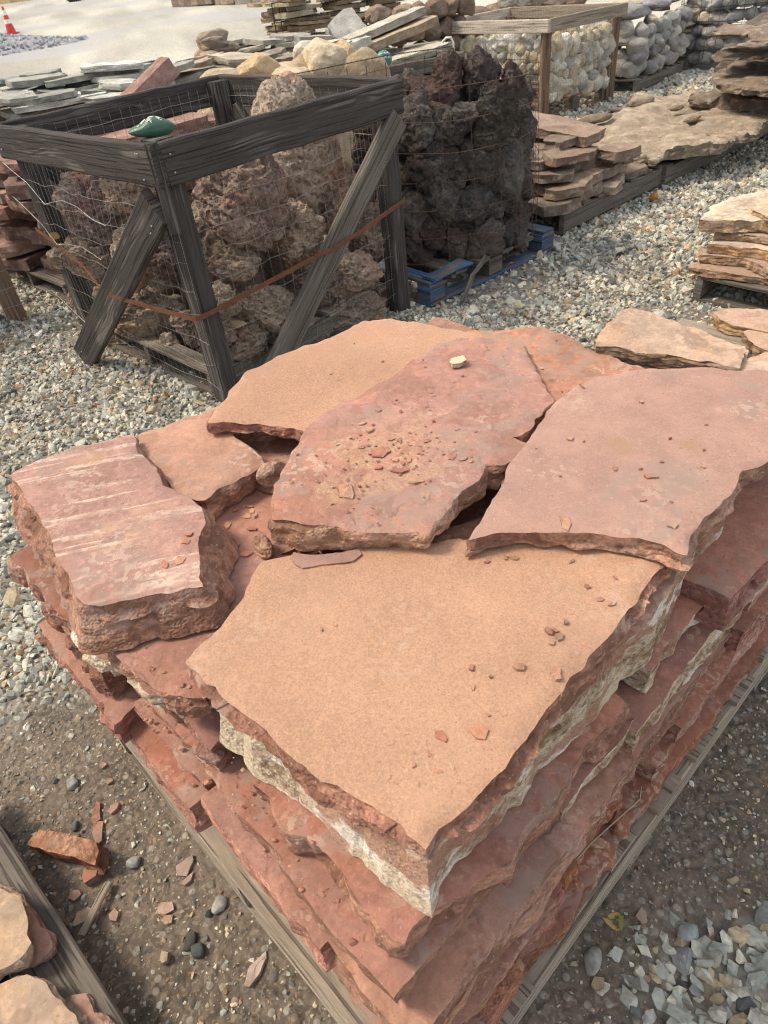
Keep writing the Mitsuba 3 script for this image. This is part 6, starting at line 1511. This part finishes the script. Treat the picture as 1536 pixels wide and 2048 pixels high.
groundchip([[-0.535,0.677],[-0.512,0.700],[-0.514,0.682],[-0.526,0.673]], GP, 'small pink flake below the triangular one')
groundchip([[-0.381,0.473],[-0.374,0.504],[-0.343,0.528],[-0.341,0.516],[-0.353,0.489],[-0.371,0.470]], (0.42, 0.34, 0.30), 'leaf shaped pale pink flake by the pallet at the bottom')
groundchip([[-0.555,0.533],[-0.552,0.549],[-0.538,0.545],[-0.537,0.529],[-0.548,0.525]], GT, 'tan block shaped chip low in the soil', 0.014)
groundchip([[-0.764,0.945],[-0.754,0.954],[-0.744,0.945],[-0.754,0.936]], GD, 'tiny red chip at the top of the bare soil')
groundchip([[-0.738,0.868],[-0.727,0.881],[-0.715,0.882],[-0.717,0.870],[-0.729,0.859]], (0.44, 0.22, 0.16), 'curved orange red chip left of the pallet edge')
groundchip([[-0.790,0.992],[-0.780,1.001],[-0.770,0.992],[-0.780,0.982]], GD, 'red chip in the gravel edge left of the stack')
groundchip([[0.386,0.504],[0.403,0.518],[0.408,0.509],[0.405,0.491],[0.394,0.487]], GT, 'tan flake on the soil right of the pallet')
groundchip([[0.266,0.403],[0.277,0.415],[0.293,0.411],[0.286,0.396],[0.270,0.393]], GT, 'tan flake beside the gravel at the lower right')
groundchip([[0.588,0.549],[0.609,0.554],[0.614,0.547],[0.594,0.540]], GT, 'small tan chip at the right on the soil')
for q, r, c, lab in (((382,1880), (0.026, 0.018, 0.016), (0.09, 0.085, 0.08), 'dark oval pebble on the soil'), ((394,1902), (0.022, 0.022, 0.016), (0.10, 0.115, 0.11), 'dark round pebble touching the oval one'), ((440,1812), (0.024, 0.02, 0.016), (0.40, 0.40, 0.37), 'pale grey stone near the pallet edge'), ((418,1826), (0.011, 0.011, 0.008), (0.07, 0.075, 0.085), 'small black pebble near the pale stone')):
    pass
PB_ = [[-0.498,0.565],[-0.483,0.544],[-0.445,0.623],[-0.467,0.612],[-0.810,0.838],[-0.846,0.951],[-0.651,0.741],[0.283,0.442],[0.473,0.467],[0.337,0.565]]
PC_ = [((0.020, 0.014, 0.012), (0.09, 0.085, 0.08), 'dark oval pebble on the bare soil at the left'), ((0.017, 0.016, 0.013), (0.10, 0.115, 0.11), 'dark round pebble touching the oval one'), ((0.020, 0.017, 0.013), (0.42, 0.42, 0.39), 'pale grey stone near the left edge of the pallet'), ((0.009, 0.009, 0.007), (0.06, 0.065, 0.075), 'small black pebble near the pale grey stone'), ((0.012, 0.012, 0.01), (0.16, 0.18, 0.18), 'grey green pebble right of the brick shaped piece'), ((0.02, 0.016, 0.012), (0.38, 0.39, 0.37), 'light stone at the top of the bare soil'), ((0.018, 0.017, 0.012), (0.34, 0.36, 0.35), 'grey stone in the middle of the bare soil'), ((0.028, 0.018, 0.02), (0.36, 0.36, 0.34), 'grey stone beside the pallet at the lower right'), ((0.024, 0.018, 0.016), (0.36, 0.39, 0.39), 'largest blue grey stone of the gravel at the lower right'), ((0.022, 0.02, 0.016), (0.2, 0.23, 0.25), 'blue grey pebble by the dry leaves')]
for (x, y), (r, c, lab) in zip(PB_, PC_):
    put(thing('pebble', lab, 'pebble'), rock((x, y, float(ground_z(x, y)) + r[2] * 0.5), r, R9, 2, p=6, lump=0.08, col=c, R=rot([0, 0, 1], R9.uniform(0, 3))), 'pebble_stone', True)
w0, w1 = np.array([[-0.697,0.699,0.012],[-0.726,0.595,0.012]])
put(thing('wood_strip', 'split strip of old wood on the soil at the left', 'wood'), board(w0, w1, 0.016, 0.008, 4, seed=71, bow=0.004, wear=0.006), 'weathered_wood')
lf = [[0.341,0.501],[0.348,0.487],[0.330,0.488],[0.348,0.498]]
for i, (x, y) in enumerate(lf):
    m = slab(rag_poly(x, y, 0.013, 0.007, i * 1.3, R9, 8), 0.03, 0.0015, (0.3, 0.25, 0.1), (0.3, 0.25, 0.1), 0, 0, i, ds=0.004, rings=1, relief=0.004, jag=0.002, chip=0, rough=0)
    put(thing('dry_leaf', 'withered leaf of the little tuft by the right side of the front pallet', 'leaf', 'leaves of the tuft by the front pallet'), moved(m, rot([math.cos(i), math.sin(i), 0], 0.7), None, [x, y, 0.03]), 'green_leaf_matter' if i % 2 else 'dry_leaf_matter')
q = [np.append(ST(s, t), z) for s, t, z in ((0.40, 0.045, 0.235), (0.45, 0.035, 0.27), (0.52, 0.02, 0.285), (0.57, 0.012, 0.285), (0.585, 0.02, 0.30))]
put(thing('root', 'thin pale dry root hanging in the hollow of the stack', 'root'), tube(q, 0.0014, 4), 'dry_straw', True)
# small things on the gravel lane
og = [[2.121,4.865],[2.507,5.408],[2.536,5.361]]
for (x, y), r, c, lab in zip(og, ((0.035, 0.03, 0.04), (0.06, 0.05, 0.05), (0.05, 0.05, 0.03)), ((0.45, 0.22, 0.06), (0.22, 0.14, 0.11), (0.2, 0.14, 0.11)), ('small orange stone standing out on the gravel lane', 'reddish brown stone by the dead weed', 'brown stone beside the reddish one')):
    put(thing('pebble', lab, 'pebble'), rock((x, y, r[2] * 0.6), r, R9, 2, p=6, lump=0.1, col=c), 'pebble_stone', True)
dp = [[2.336,5.578]][0]
wd = thing('dead_weed', 'dry pale weed standing at the end of the grey pallet', 'plant')
ms = [tube([(dp[0], dp[1], 0), (dp[0] + 0.01, dp[1], 0.08), (dp[0] + 0.03, dp[1] + 0.01, 0.17)], 0.002, 4)]
for i in range(16):
    z = 0.06 + 0.1 * R9.random()
    b = np.array([dp[0] + 0.02 * z / 0.1, dp[1], z])
    ms.append(tube([b, b + R9.normal(0, 0.014, 3) + [0, 0, 0.012], b + R9.normal(0, 0.02, 3) + [0, 0, 0.02]], 0.0035, 4))
put(wd + '__stem', ms[0], 'dry_straw', True)
put(wd + '__seed_heads', join(ms[1:]), 'dry_straw', True)
